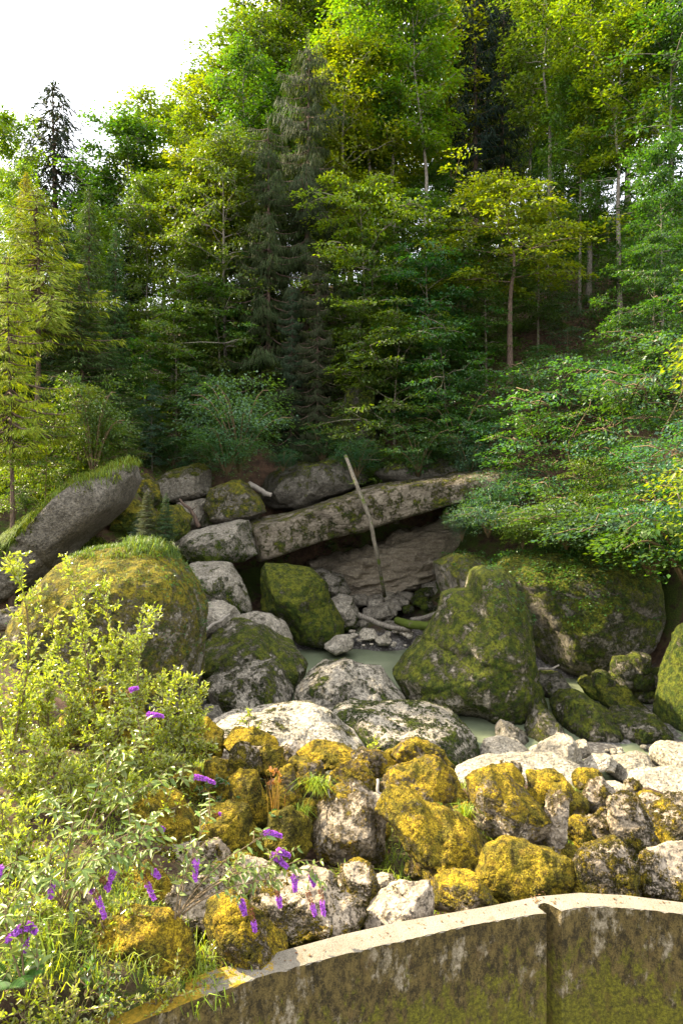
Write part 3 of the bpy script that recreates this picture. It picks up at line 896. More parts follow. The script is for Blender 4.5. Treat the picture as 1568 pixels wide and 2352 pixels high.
# riprap bank behind the wall
G = "stacked bank stones behind the wall"
GO = (.50, .98, .75, 1.0)     # golden
PA = (.46, 1.0, .30, 1.15)    # pale top, moss on flanks
PT = (.52, 1.0, .72, 1.05)      # pale and gold mixed
DK = (.78, .55, .60, .75)     # dark green brown
for pts, col, lb in [
    ((770, 1755, 866, 1832), GO, "golden mossed bank stone left of the heart shaped one"),
    ([(874, 1790), (900, 1772), (945, 1763), (1000, 1768), (1035, 1800), (1052, 1840), (1040, 1862), (960, 1868), (890, 1850), (874, 1820)], GO, "wide bank stone under thick golden cushions of moss"),
    ([(882, 1896), (898, 1870), (920, 1853), (950, 1858), (985, 1890), (1040, 1903), (1100, 1933), (1132, 1973), (1130, 2002), (1095, 2024), (1020, 2004), (970, 1988), (925, 1935)], (.62, .85, .62, .9), "long slanting bank stone with orange ridge and brown face"),
    ([(718, 1925), (724, 1880), (760, 1838), (830, 1830), (876, 1850), (884, 1900), (872, 1950), (820, 1965), (740, 1958)], (.36, .8, .55, 1.0), "round pebbly conglomerate bank stone with gold shoulder"),
    ([(1055, 1802), (1110, 1793), (1180, 1803), (1230, 1845), (1252, 1905), (1250, 1952), (1225, 1965), (1165, 1948), (1115, 1905), (1085, 1890), (1060, 1840)], (.52, 1.0, .72, 1.1), "largest orange and white bank stone, wedge shaped"),
    ([(1250, 1880), (1258, 1842), (1290, 1838), (1306, 1870), (1306, 1958), (1275, 1968), (1252, 1955)], (.38, .8, .6, 1.0), "slim upright bank stone right of the orange wedge"),
    ((1305, 1882, 1366, 1938), (.58, .7, .6, .85), "small brown bank stone with a grey pebble on top"),
    ((1356, 1852, 1421, 1948), (.40, .75, .3, 1.05), "white capped bank stone beside the small brown one"),
    ([(1408, 1845), (1440, 1830), (1475, 1840), (1500, 1900), (1505, 1960), (1480, 1975), (1435, 1950), (1410, 1900)], (.42, .7, .35, 1.05), "tall leaning bank stone with white crown"),
    ([(1486, 1880), (1510, 1860), (1560, 1850), (1640, 1860), (1650, 1965), (1520, 1968), (1492, 1930)], (.55, .7, .4, .95), "blocky bank stone at the right frame edge, upper row"),
    ([(1122, 2030), (1140, 1980), (1170, 1960), (1240, 1968), (1300, 1972), (1316, 2010), (1310, 2060), (1240, 2075), (1140, 2055)], DK, "dark olive bank stone just above the wall joint"),
    ([(1308, 1990), (1322, 1945), (1350, 1936), (1420, 1950), (1468, 1975), (1484, 2040), (1480, 2075), (1380, 2070), (1320, 2045)], (.52, .55, .42, .95), "mossy bank stone with a bare pale grey face"),
    ([(1484, 2010), (1505, 1975), (1560, 1966), (1660, 1975), (1660, 2080), (1510, 2080), (1490, 2050)], (.45, .75, .4, 1.05), "white topped bank stone at the right frame edge, lower row"),
    ([(766, 2040), (780, 1998), (815, 1986), (855, 1998), (880, 2030), (890, 2070), (850, 2095), (790, 2085)], PA, "pale pitted bank stone above the white one"),
    ([(848, 2100), (870, 2060), (900, 2042), (985, 2044), (992, 2090), (985, 2120), (900, 2135), (852, 2125)], (.20, 1, .3, 1.4), "whitest bank stone leaning on the wall"),
    ([(998, 2080), (1010, 2040), (1045, 2020), (1090, 2028), (1128, 2060), (1136, 2090), (1080, 2115), (1010, 2105)], PT, "white and gold bank stone beside the wall, right of the whitest"),
    ((1200, 1782, 1316, 1836), (.66, 1.0, .7, .85), "orange crowned bank stone before the long pale rock"),
    ([(1320, 1830), (1345, 1808), (1390, 1802), (1425, 1830), (1420, 1868), (1340, 1870)], (.40, .8, .5, 1.1), "pitted whitish bank stone below the little pool"),
    ([(1080, 1800), (1090, 1775), (1130, 1762), (1180, 1768), (1196, 1800), (1150, 1812)], (.75, 1.0, .8, .9), "small orange mossed bank stone atop the orange wedge"),
    ((1032, 1855, 1088, 1905), GO, "little mossy bank stone with a grass tuft"),
    ([(672, 1800), (690, 1755), (730, 1752), (752, 1790), (756, 1840), (720, 1850), (685, 1840)], (.58, .85, .6, .9), "upright bank stone with a bare tan patch and hanging grass"),
    ([(632, 1830), (645, 1785), (665, 1778), (682, 1820), (690, 1870), (650, 1880)], (.6, .7, .6, .85), "narrow green bank stone beside the dry grass stalks"),
    ([(524, 1800), (545, 1778), (585, 1782), (610, 1825), (622, 1870), (600, 1895), (560, 1885), (530, 1840)], (.78, .75, .6, .8), "egg shaped green gold bank stone left of the dry grass"),
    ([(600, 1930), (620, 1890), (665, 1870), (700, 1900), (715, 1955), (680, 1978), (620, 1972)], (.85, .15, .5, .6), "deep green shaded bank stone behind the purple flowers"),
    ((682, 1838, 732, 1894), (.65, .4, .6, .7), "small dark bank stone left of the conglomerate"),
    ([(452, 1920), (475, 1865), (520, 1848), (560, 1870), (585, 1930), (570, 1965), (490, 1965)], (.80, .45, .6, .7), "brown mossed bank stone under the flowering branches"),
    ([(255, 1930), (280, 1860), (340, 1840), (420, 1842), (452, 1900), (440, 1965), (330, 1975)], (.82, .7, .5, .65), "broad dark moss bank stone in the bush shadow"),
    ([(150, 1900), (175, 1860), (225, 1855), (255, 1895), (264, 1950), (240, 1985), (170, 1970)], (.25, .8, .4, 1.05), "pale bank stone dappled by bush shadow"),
    ([(376, 1960), (390, 1932), (440, 1928), (500, 1948), (528, 1985), (515, 2010), (420, 2010), (385, 1990)], (.40, .95, .25, 1.2), "pale flat bank stone with gold rim in the middle"),
    ([(392, 2050), (405, 2018), (450, 2008), (500, 2030), (528, 2065), (530, 2110), (480, 2140), (420, 2120)], (.42, .95, .22, 1.25), "pale cube bank stone with golden side near the bush stem"),
    ((526, 1972, 622, 2045), (.30, .95, .3, 1.25), "pale bank stone behind the arching flower stems"),
    ([(598, 2090), (620, 2050), (700, 2025), (780, 2050), (840, 2090), (864, 2135), (840, 2160), (760, 2165), (640, 2140)], (.42, .95, .28, 1.25), "long pale bank stone under the drooping flowers by the wall"),
    ([(455, 2150), (475, 2105), (520, 2080), (570, 2092), (620, 2130), (642, 2185), (620, 2220), (540, 2225), (470, 2200)], (.62, .95, .55, .95), "gold mossed bank stone resting on the wall left of the long pale one"),
    ([(265, 2060), (280, 2020), (330, 2000), (370, 2025), (378, 2080), (350, 2105), (290, 2105)], (.66, 1.0, .6, .95), "gold and grey bank stone left of the pale cube"),
    ([(200, 2210), (230, 2150), (290, 2128), (370, 2135), (410, 2175), (415, 2235), (350, 2270), (240, 2265)], (.74, 1.0, .6, .85), "massive rust gold mossy bank stone at lower left"),
    ([(115, 2200), (130, 2130), (165, 2090), (205, 2085), (222, 2130), (210, 2210), (160, 2235)], (.22, .9, .5, 1.0), "flat pale bank stone patterned with leaf shadows"),
    ((166, 2108, 228, 2186), (.95, 1.0, .6, .9), "small orange moss cushion stone at lower left"),
    ((728, 2118, 775, 2160), PA, "little white bank stone touching the wall"),
    ((70, 2238, 140, 2310), (.8, .8, .5, .8), "green mossed stone near the fern"),
    ((300, 1962, 395, 2032), (.5, .95, .4, 1.1), "pale gold bank stone among the grass blades"),
    ([(408, 1705), (430, 1668), (470, 1655), (500, 1690), (500, 1725), (420, 1730)], (.85, .95, .6, .75), "orange mossed bank stone left of the wide white rock"),
    ([(515, 1715), (540, 1685), (580, 1680), (620, 1705), (630, 1735), (540, 1740)], (.85, .9, .6, .8), "rusty mossed bank stone below the wide white rock"),
    ([(518, 1770), (530, 1720), (555, 1708), (585, 1720), (600, 1765), (570, 1795)], (.60, .3, .25, .9), "grey capped green bank stone on the crest"),
    ((600, 1716, 655, 1785), (.7, .85, .6, .9), "gold mossed bank stone behind the dry stalks"),
    ([(640, 1725), (670, 1706), (700, 1712), (706, 1740), (660, 1748)], (.25, .9, .5, 1.15), "small bare grey bank stone on the crest"),
    ([(690, 1740), (720, 1715), (790, 1722), (810, 1750), (740, 1765)], (.75, .95, .6, .8), "long orange mossed bank stone on the crest"),
    ([(908, 1750), (930, 1718), (960, 1708), (1010, 1735), (1045, 1768), (1000, 1782), (930, 1775)], (.52, 1.0, .6, .95), "pointed gold crested bank stone before the oval boulder"),
    ([(800, 1742), (830, 1728), (870, 1738), (905, 1765), (870, 1780), (820, 1770)], (.5, .95, .5, 1.15), "white and gold bank stone on the crest below the oval boulder"),
    ((462, 1760, 522, 1850), (.72, .75, .55, .8), "gold green bank stone beneath the sideways flower"),
    ((400, 1775, 470, 1850), (.82, .85, .6, .7), "rust mossed bank stone under the leafy branch"),
    ([(-30, 1640), (0, 1610), (45, 1604), (78, 1625), (70, 1665), (0, 1675)], (.2, .9, .7, 1.3), "pale pink stone among willow leaves at the left edge"),
    ([(45, 1825), (60, 1800), (95, 1800), (105, 1835), (80, 1850)], (.2, .7, .6, .9), "grey stone half hidden in the left bushes"),
    ([(100, 1660), (150, 1600), (230, 1595), (300, 1640), (330, 1720), (200, 1760), (110, 1730)], (.55, .95, .6, .9), "gold mossed rock behind the willow leaves"),
    ((1255, 1800, 1330, 1862), (.55, .85, .6, .95), "mossy speckled bank stone between wedge and white pitted one"),
    ((1000, 1925, 1060, 1960), (.7, .6, .5, .7), "hidden dark bank stone under the long slanting one"),
]:
    u_ = np.array(pts if not isinstance(pts[0], (int, float)) else [(pts[0], pts[1]), (pts[2], pts[3])], float)
    vb, uc = u_[:, 1].max(), u_[:, 0].mean()
    wd = (u_[:, 0].max() - u_[:, 0].min())
    Yb = YB(uc, vb)
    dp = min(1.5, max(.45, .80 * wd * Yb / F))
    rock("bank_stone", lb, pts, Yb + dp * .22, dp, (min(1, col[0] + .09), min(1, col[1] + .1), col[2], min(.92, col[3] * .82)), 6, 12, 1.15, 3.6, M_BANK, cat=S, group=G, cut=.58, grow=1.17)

rg = np.random.default_rng(77)
for k in range(95):
    u = rg.uniform(470, 1580)
    v = rg.uniform(1735, 2110)
    if u < 1150 and v > 2090 - (u - 600) * .05:
        continue
    if u > 1100 and v > 2040:
        continue
    if u > 1000 and v < 1735 + (u - 1000) * .16:
        continue
    s_ = rg.uniform(15, 36)
    col = [(.7, .9, .6, .7), (.5, .95, .5, .85), (.78, .5, .6, .6), (.4, .9, .4, .9)][k % 4]
    Yb = YB(u, v + s_)
    rock("bank_stone", "small mossy stone wedged in a joint between larger bank stones", (u - s_, v - s_ * .75, u + s_, v + s_ * .75), Yb + .28, s_ * 1.7 * Yb / F, col, 5, 8, 1.1, 2.8, M_BANK, cat=S, group="wedge stones in the bank joints", cut=.70)

# ------------------------------------------------------------------ fallen wood
def log(name, label, pts, rad, mat, cat="log", group=None, twigs=0):
    root = empty(name, pts[0])
    pts = [np.array(q) - np.array(pts[0]) for q in pts]
    t = np.linspace(0, 1, 16)
    k = np.linspace(0, 1, len(pts))
    pp = np.stack([np.interp(t, k, [q[i] for q in pts]) for i in range(3)], 1)
    pp += .05 * np.stack([fbm(np.stack([t * 4, t * 0, t * 0 + i * 9], 1), 5 + i, 2) for i in range(3)], 1)
    m_ = MB()
    m_.tube(pp, np.linspace(rad[0], rad[1], 16), 10, 3, .25)
    m_.build("trunk", mat, root, True)
    rg = np.random.default_rng(len(label))
    for _ in range(twigs):
        m_ = MB()
        i = rg.integers(3, 14)
        d = rg.normal(size=3)
        d /= np.linalg.norm(d)
        m_.tube([pp[i], pp[i] + d * .2, pp[i] + d * .38 + np.array([0, 0, .05])], [.035, .025, .012], 5)
        m_.build("branch_stub", mat, root, True)
    tag(root, label, cat, group)


log("fallen_trunk", "thin bare trunk leaning across the slab into the scree", [P(792, 1050, 33.5), P(815, 1105, 31.2), P(843, 1175, 30.8), P(868, 1270, 31), P(884, 1372, 32.5)], (.10, .085), M_MOSSBARK, "tree trunk", None, 4)
log("driftwood_log", "grey straight log lying above the pool gravel", [P(818, 1412, 31.8), P(870, 1432, 31.2), P(945, 1448, 30.6)], (.13, .10), M_BARK)
log("driftwood_log", "bright green mossy log pointing at the pool", [P(1020, 1445, 28.5), P(965, 1436, 30), P(912, 1426, 31.4)], (.22, .17), M_MOSSLOG)
log("driftwood_log", "dark thin log behind the mossy one", [P(1020, 1408, 31), P(985, 1414, 31.6), P(945, 1424, 32)], (.12, .10), M_BARK)
log("driftwood_log", "slim branch resting on the sunlit plate rock", [P(468, 1450, 24.6), P(505, 1425, 25), P(528, 1412, 25.4)], (.06, .04), M_DRIFT)
log("driftwood_log", "short broken log lodged behind the brown round boulder", [P(570, 1112, 35.6), P(600, 1126, 35.4), P(624, 1138, 35.2)], (.16, .12), M_DRIFT)
log("driftwood_log", "stripped stick in the undercut below the grey boulder", [P(1225, 1542, 23.8), P(1255, 1535, 23.6), P(1285, 1530, 23.5)], (.05, .03), M_DRIFT)
log("dead_snag", "black forked dead stump between upper boulders", [P(455, 1212, 33), P(446, 1185, 33), P(432, 1162, 33), P(412, 1148, 33)], (.13, .05), M_SPRUCEBARK, "snag", None, 2)
log("dry_stick", "tan split stick upright between golden stones", [P(886, 1850, 9.4), P(878, 1825, 9.5), P(870, 1797, 9.6)], (.03, .02), M_DRIFT, "stick")
log("dry_stick", "grey twig fallen beside the tan split stick", [P(894, 1877, 9.1), P(884, 1860, 9.2), P(872, 1838, 9.3)], (.012, .009), M_DRIFT, "stick")
log("dry_stick", "pale twig standing left of the conglomerate stone", [P(752, 1840, 9.3), P(757, 1815, 9.4), P(760, 1790, 9.5)], (.012, .007), M_DRIFT, "stick")

# ------------------------------------------------------------------ tree prototypes
def unit(a):
    return a / (np.linalg.norm(a, axis=-1, keepdims=True) + 1e-9)


def broadleaf(seed, H, cb, R, nl, nspr, nleaf, ls, flat=.3, bare=.0, trunk_r=.24, sub=3, lean=.3):
    """returns (trunk, crown): H height, cb crown base fraction, R crown radius"""
    rg = np.random.default_rng(seed)
    T, Cn = MB(), MB()
    zz = np.linspace(0, 1, 14)
    wob = np.stack([fbm(np.stack([zz * 2.0, 0 * zz, 0 * zz + i * 7.7], 1), seed + i, 3) for i in range(2)], 1) * lean
    tp = np.concatenate([wob * zz[:, None] * 2, (zz * H * .97)[:, None]], 1)
    tr = trunk_r * (1 - zz * .92) * (1 + .5 * np.exp(-zz * 30))
    T.tube(tp, tr, 9, seed, .12)
    for i in range(nl):
        f = cb + (1 - cb) * (i + rg.uniform(0, .9)) / nl * .97
        h = f * H
        s = (f - cb) / (1 - cb)
        prof = (math.sin(PI * min(1, .16 + .80 * s))) ** .75
        Ln = R * prof * rg.uniform(.72, 1.15)
        az = i * 2.39996 + rg.uniform(-.4, .4)
        el = np.interp(s, [0, .5, 1], [.12, .45, 1.1]) + rg.uniform(-.15, .15)
        b0 = np.array([np.interp(f, zz, tp[:, 0]), np.interp(f, zz, tp[:, 1]), h])
        d = np.array([math.cos(az), math.sin(az), 0])
        t = np.linspace(0, 1, 6)
        pts = b0 + d * (Ln * t)[:, None] + np.array([0, 0, 1]) * (Ln * math.tan(el) * .62 * (t - .28 * t ** 2))[:, None]
        pts[1:] += rg.normal(0, .07 * Ln, (5, 3)) * t[1:, None]
        T.tube(pts, np.linspace(trunk_r * .38 * (1 - .7 * f), .02, 6), 5)
        side = np.array([-d[1], d[0], 0])
        ends = []
        for q in range(nspr):
            tt = rg.uniform(.28, 1.0) if q else 1.0
            c = np.array([np.interp(tt, t, pts[:, k]) for k in range(3)])
            lat = rg.normal(0, .30) * Ln * (.35 + .6 * tt)
            c2 = c + side * lat + d * abs(lat) * .35 + np.array([0, 0, rg.uniform(-.35, .45) * (.3 + .2 * Ln)])
            if abs(lat) > .25 and q < sub * 2:
                T.tube([c, (c + c2) / 2 + np.array([0, 0, .1]), c2], [.035, .022, .012], 4)
            ends.append(c2)
        for c in ends:
            n = int(nleaf * rg.uniform(.5, 1.4))
            rs = rg.uniform(.55, 1.15) * (.30 * R ** .5 + .25)
            a = rg.uniform(0, 2 * PI, n)
            r = np.sqrt(rg.uniform(0, 1, n)) * rs * rg.uniform(.8, 1.25, n)
            out = unit(np.array([c[0], c[1], 0.0]) * .7 + d * 1.0)
            sd = np.array([-out[1], out[0], 0])
            o = out[None] * (np.cos(a) * r * 1.25)[:, None] + sd[None] * (np.sin(a) * r)[:, None]
            zt = rg.normal(0, flat * rs, n) - .22 * (o @ out) - .10 * r * r / rs
            pos = c + o + np.array([0, 0, 1.0]) * zt[:, None]
            nr = unit(np.array([0, 0, 1.0]) + out * .25 + rg.normal(0, .32, (n, 3)))
            dd = unit(o + out * .5 * rs + rg.normal(0, .35 * rs, (n, 3)) - np.array([0, 0, .25 * rs]))
            L = ls * rg.uniform(.65, 1.25, n)
            Cn.leaves(pos, dd, nr, L, L * .62)
    return T, Cn


def spruce(seed, H, cb, R, dz, nb, nq, ql, hang=.4, trunk_r=.25, power=.85, qw=.22, droop=.25, irr=.0):
    rg = np.random.default_rng(seed)
    T, Cn = MB(), MB()
    zz = np.linspace(0, 1, 10)
    T.tube(np.stack([.15 * np.sin(zz * 3 + seed), .15 * np.cos(zz * 2.3), zz * H], 1), trunk_r * (1 - zz * .95) * (1 + .5 * np.exp(-zz * 30)), 8, seed, .1)
    z = cb * H
    k = 0
    while z < H * .985:
        f = (z - cb * H) / (H * (1 - cb))
        Lm = R * (1 - f) ** power * (.35 + .65 * min(1, (f + .05) * 5)) + .18
        for b in range(nb):
            az = k * 1.1 + b * 2 * PI / nb + rg.uniform(-.35, .35)
            L = Lm * rg.uniform(.65 - irr * .6, 1.15 + irr * .3)
            d = np.array([math.cos(az), math.sin(az), 0])
            sd = np.array([-d[1], d[0], 0])
            t = np.linspace(0, 1, 5)
            pts = np.array([0, 0, z + rg.uniform(-.2, .2)]) + d * (L * t)[:, None] + np.array([0, 0, 1.0]) * (L * (.22 * f * t - droop * 1.7 * t + droop * 1.15 * t * t) * (1.2 - .5 * f))[:, None]
            T.tube(pts, np.linspace(.035 + .01 * L, .008, 5), 4)
            n = max(6, int(nq * (L / R) ** 1.2))
            tt = rg.uniform(.12, 1.0, n) ** .8
            base = np.stack([np.interp(tt, t, pts[:, i]) for i in range(3)], 1)
            lat = rg.normal(0, 1, n) * .22 * L * (1.12 - tt * .85)
            pos = base + sd * lat[:, None] + np.array([0, 0, 1.0]) * (-abs(lat) * .25 + rg.normal(0, .05, n))[:, None]
            hg = rg.uniform(.3, 1.0, n) * hang
            dd = unit(d * .75 + sd * (np.sign(lat) * .7)[:, None] + rg.normal(0, .3, (n, 3)) - np.array([0, 0, 1.0]) * (hg * 2.6)[:, None])
            nr = unit(np.array([0, 0, .8]) + d * .5 + rg.normal(0, .4, (n, 3)))
            q = ql * rg.uniform(.6, 1.3, n)
            Cn.leaves(pos, dd, nr, q, q * qw, .1)
        z += dz * rg.uniform(.75, 1.25)
        k += 1
    n = 60
    Cn.leaves(np.stack([rg.normal(0, .06, n), rg.normal(0, .06, n), H * rg.uniform(.96, 1.0, n)], 1), unit(rg.normal(0, .5, (n, 3)) + np.array([0, 0, .6])), unit(rg.normal(size=(n, 3))), ql * .7, ql * qw)
    return T, Cn


def shrub(seed, H, R, nst, nspr, nleaf, ls, flat=.12, arch=.8):
    """several arching stems from one foot, with flat tiers of leaves"""
    rg = np.random.default_rng(seed)
    T, Cn = MB(), MB()
    for i in range(nst):
        az = i * 2.39996 + rg.uniform(-.3, .3)
        d = np.array([math.cos(az), math.sin(az), 0])
        Ln, h = R * rg.uniform(.5, 1.1), H * rg.uniform(.45, 1.0)
        t = np.linspace(0, 1, 7)
        pts = d * (Ln * t ** 1.25)[:, None] + np.array([0, 0, 1.0]) * (h * np.sin(t * PI * (.42 + .16 * arch)))[:, None]
        T.tube(pts, np.linspace(.05, .012, 7), 5)
        side = np.array([-d[1], d[0], 0])
        for q in range(nspr):
            tt = rg.uniform(.25, 1.0)
            c = np.array([np.interp(tt, t, pts[:, k]) for k in range(3)])
            lat = rg.normal(0, .28) * Ln
            c = c + side * lat + np.array([0, 0, rg.normal(0, .08) * H])
            n = int(nleaf * rg.uniform(.5, 1.4))
            rs = rg.uniform(.5, 1.0) * (.25 + .16 * R)
            a = rg.uniform(0, 2 * PI, n)
            r = np.sqrt(rg.uniform(0, 1, n)) * rs
            out = unit(d + side * rg.normal(0, .5))
            sd = np.array([-out[1], out[0], 0])
            o = out[None] * (np.cos(a) * r * 1.6)[:, None] + sd[None] * (np.sin(a) * r)[:, None]
            zt = rg.normal(0, flat * rs, n) - .25 * (o @ out)
            pos = c + o + np.array([0, 0, 1.0]) * zt[:, None]
            nr = unit(np.array([0, 0, 1.0]) + out * .3 + rg.normal(0, .28, (n, 3)))
            dd = unit(o + out * .6 * rs + rg.normal(0, .3 * rs, (n, 3)) - np.array([0, 0, .2 * rs]))
            L = ls * rg.uniform(.65, 1.25, n)
            Cn.leaves(pos, dd, nr, L, L * .62)
    return T, Cn


PROTO = {}


def proto(key, name, H, tm, cm, pair):
    PROTO[key] = (name, H, pair[0].mesh("trunk", tm, True), pair[1].mesh("crown", cm))


proto("B0", "broadleaf_tree", 22, M_BARK, M_LEAF, broadleaf(11, 22, .30, 4.8, 36, 10, 54, .34))
proto("B1", "broadleaf_tree", 22, M_BARK, M_LEAF, broadleaf(23, 22, .34, 4.6, 32, 10, 54, .34, .4))
proto("B2", "broadleaf_tree", 22, M_BARK, M_LEAF, broadleaf(37, 22, .10, 5.4, 42, 9, 54, .32, .2))
proto("B3", "slender_broadleaf", 26, M_BARK, M_LEAF, broadleaf(41, 26, .30, 3.7, 34, 9, 40, .33, .45, trunk_r=.2, lean=.6))
proto("B4", "beech_tree", 15, M_MOSSBARK, M_LEAF, broadleaf(53, 15, .16, 5.4, 26, 13, 50, .27, .09, trunk_r=.2))
proto("B5", "beech_tree", 13, M_MOSSBARK, M_LEAF, broadleaf(59, 13, .08, 4.6, 28, 11, 46, .26, .09, trunk_r=.17))
proto("S0", "spruce_tree", 25, M_SPRUCEBARK, M_NEEDLE, spruce(61, 25, .10, 3.6, .48, 6, 120, .6, .35, qw=.16))
proto("S1", "tall_spruce", 30, M_SPRUCEBARK, M_NEEDLE, spruce(67, 30, .26, 3.2, .8, 6, 120, .65, .8, .28, .6, .13))
proto("S2", "drooping_spruce", 26, M_SPRUCEBARK, M_NEEDLE, spruce(71, 26, .04, 4.6, .78, 6, 330, .62, 1.5, .3, .45, .08, .46, irr=.85))
proto("S3", "young_spruce", 14, M_SPRUCEBARK, M_NEEDLE, spruce(73, 14, .14, 3.2, .33, 6, 210, .33, .35, .15, .8, .17, .22, irr=.3))
proto("S4", "young_spruce", 14, M_SPRUCEBARK, M_NEEDLE, spruce(79, 14, .46, 3.0, .40, 6, 190, .33, .4, .15, .7, .14, .28, irr=.6))
proto("U3", "hazel_shrub", 2, M_TWIG, M_LEAF, shrub(103, 2, 3.0, 14, 9, 44, .14, .08, 1.5))
proto("B7", "slender_broadleaf", 26, M_BARK, M_LEAF, broadleaf(113, 26, .52, 3.6, 26, 9, 42, .33, .4, trunk_r=.24, lean=1.0))
proto("B8", "beech_tree", 15, M_SPRUCEBARK, M_LEAF, broadleaf(127, 15, .50, 5.4, 20, 13, 50, .27, .09, trunk_r=.26, lean=.4))
proto("B6", "hazel_bush", 6, M_TWIG, M_LEAF, broadleaf(107, 6, .10, 2.7, 17, 8, 34, .155, .06, trunk_r=.06, lean=.5))
proto("U0", "hazel_shrub", 4, M_TWIG, M_LEAF, shrub(83, 4, 3.2, 10, 9, 52, .16, .07))
proto("U1", "hazel_shrub", 4, M_TWIG, M_LEAF, shrub(89, 3.6, 3.6, 11, 9, 54, .16, .07, 1.1))
proto("U2", "hazel_shrub", 3, M_TWIG, M_LEAF, shrub(97, 3, 2.0, 14, 10, 50, .12, .3))

_used = {}
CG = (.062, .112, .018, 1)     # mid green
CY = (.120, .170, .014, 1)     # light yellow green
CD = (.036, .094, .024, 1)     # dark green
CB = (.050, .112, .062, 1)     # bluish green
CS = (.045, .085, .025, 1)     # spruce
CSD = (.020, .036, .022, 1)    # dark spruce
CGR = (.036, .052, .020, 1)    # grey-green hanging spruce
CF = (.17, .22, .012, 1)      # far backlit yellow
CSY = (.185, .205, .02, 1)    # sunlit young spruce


def tree(key, u, Y, vtop, label, color=CG, group=None, wide=1.0, cat="tree", vbase=None, rz=None, z=None):
    name, H, tm, cm = PROTO[key]
    x = (u - 784) / F * Y
    zb = z if z is not None else (tz(x, Y) - .15 if vbase is None else CZ - (vbase - VH) / F * Y)
    zt = CZ - (vtop - VH) / F * Y
    s = max(.12, (zt - zb) / H)
    sxy = max(min(s, 1.35), .55 * s) * wide
    _used[key] = _used.get(key, 0) + 1
    root = empty(name, (x, Y, zb))
    root.scale = (sxy, sxy, s)
    root.rotation_euler = (0, 0, rz if rz is not None else (_used[key] * 2.1 + u * .01))
    rr = np.random.default_rng(int(abs(u) * 7 + Y * 31)).uniform(.82, 1.18, 3)
    color = (color[0] * rr[0] * (.9 + .1 * rr[1]), color[1] * (.5 + .5 * rr[1]), color[2] * rr[2], 1)
    for nm, me in (("trunk", tm), ("crown", cm)):
        o = bpy.data.objects.new(nm, me)
        COL.objects.link(o)
        o.parent = root
        o.color = color
    tag(root, label, cat, group)
    return root


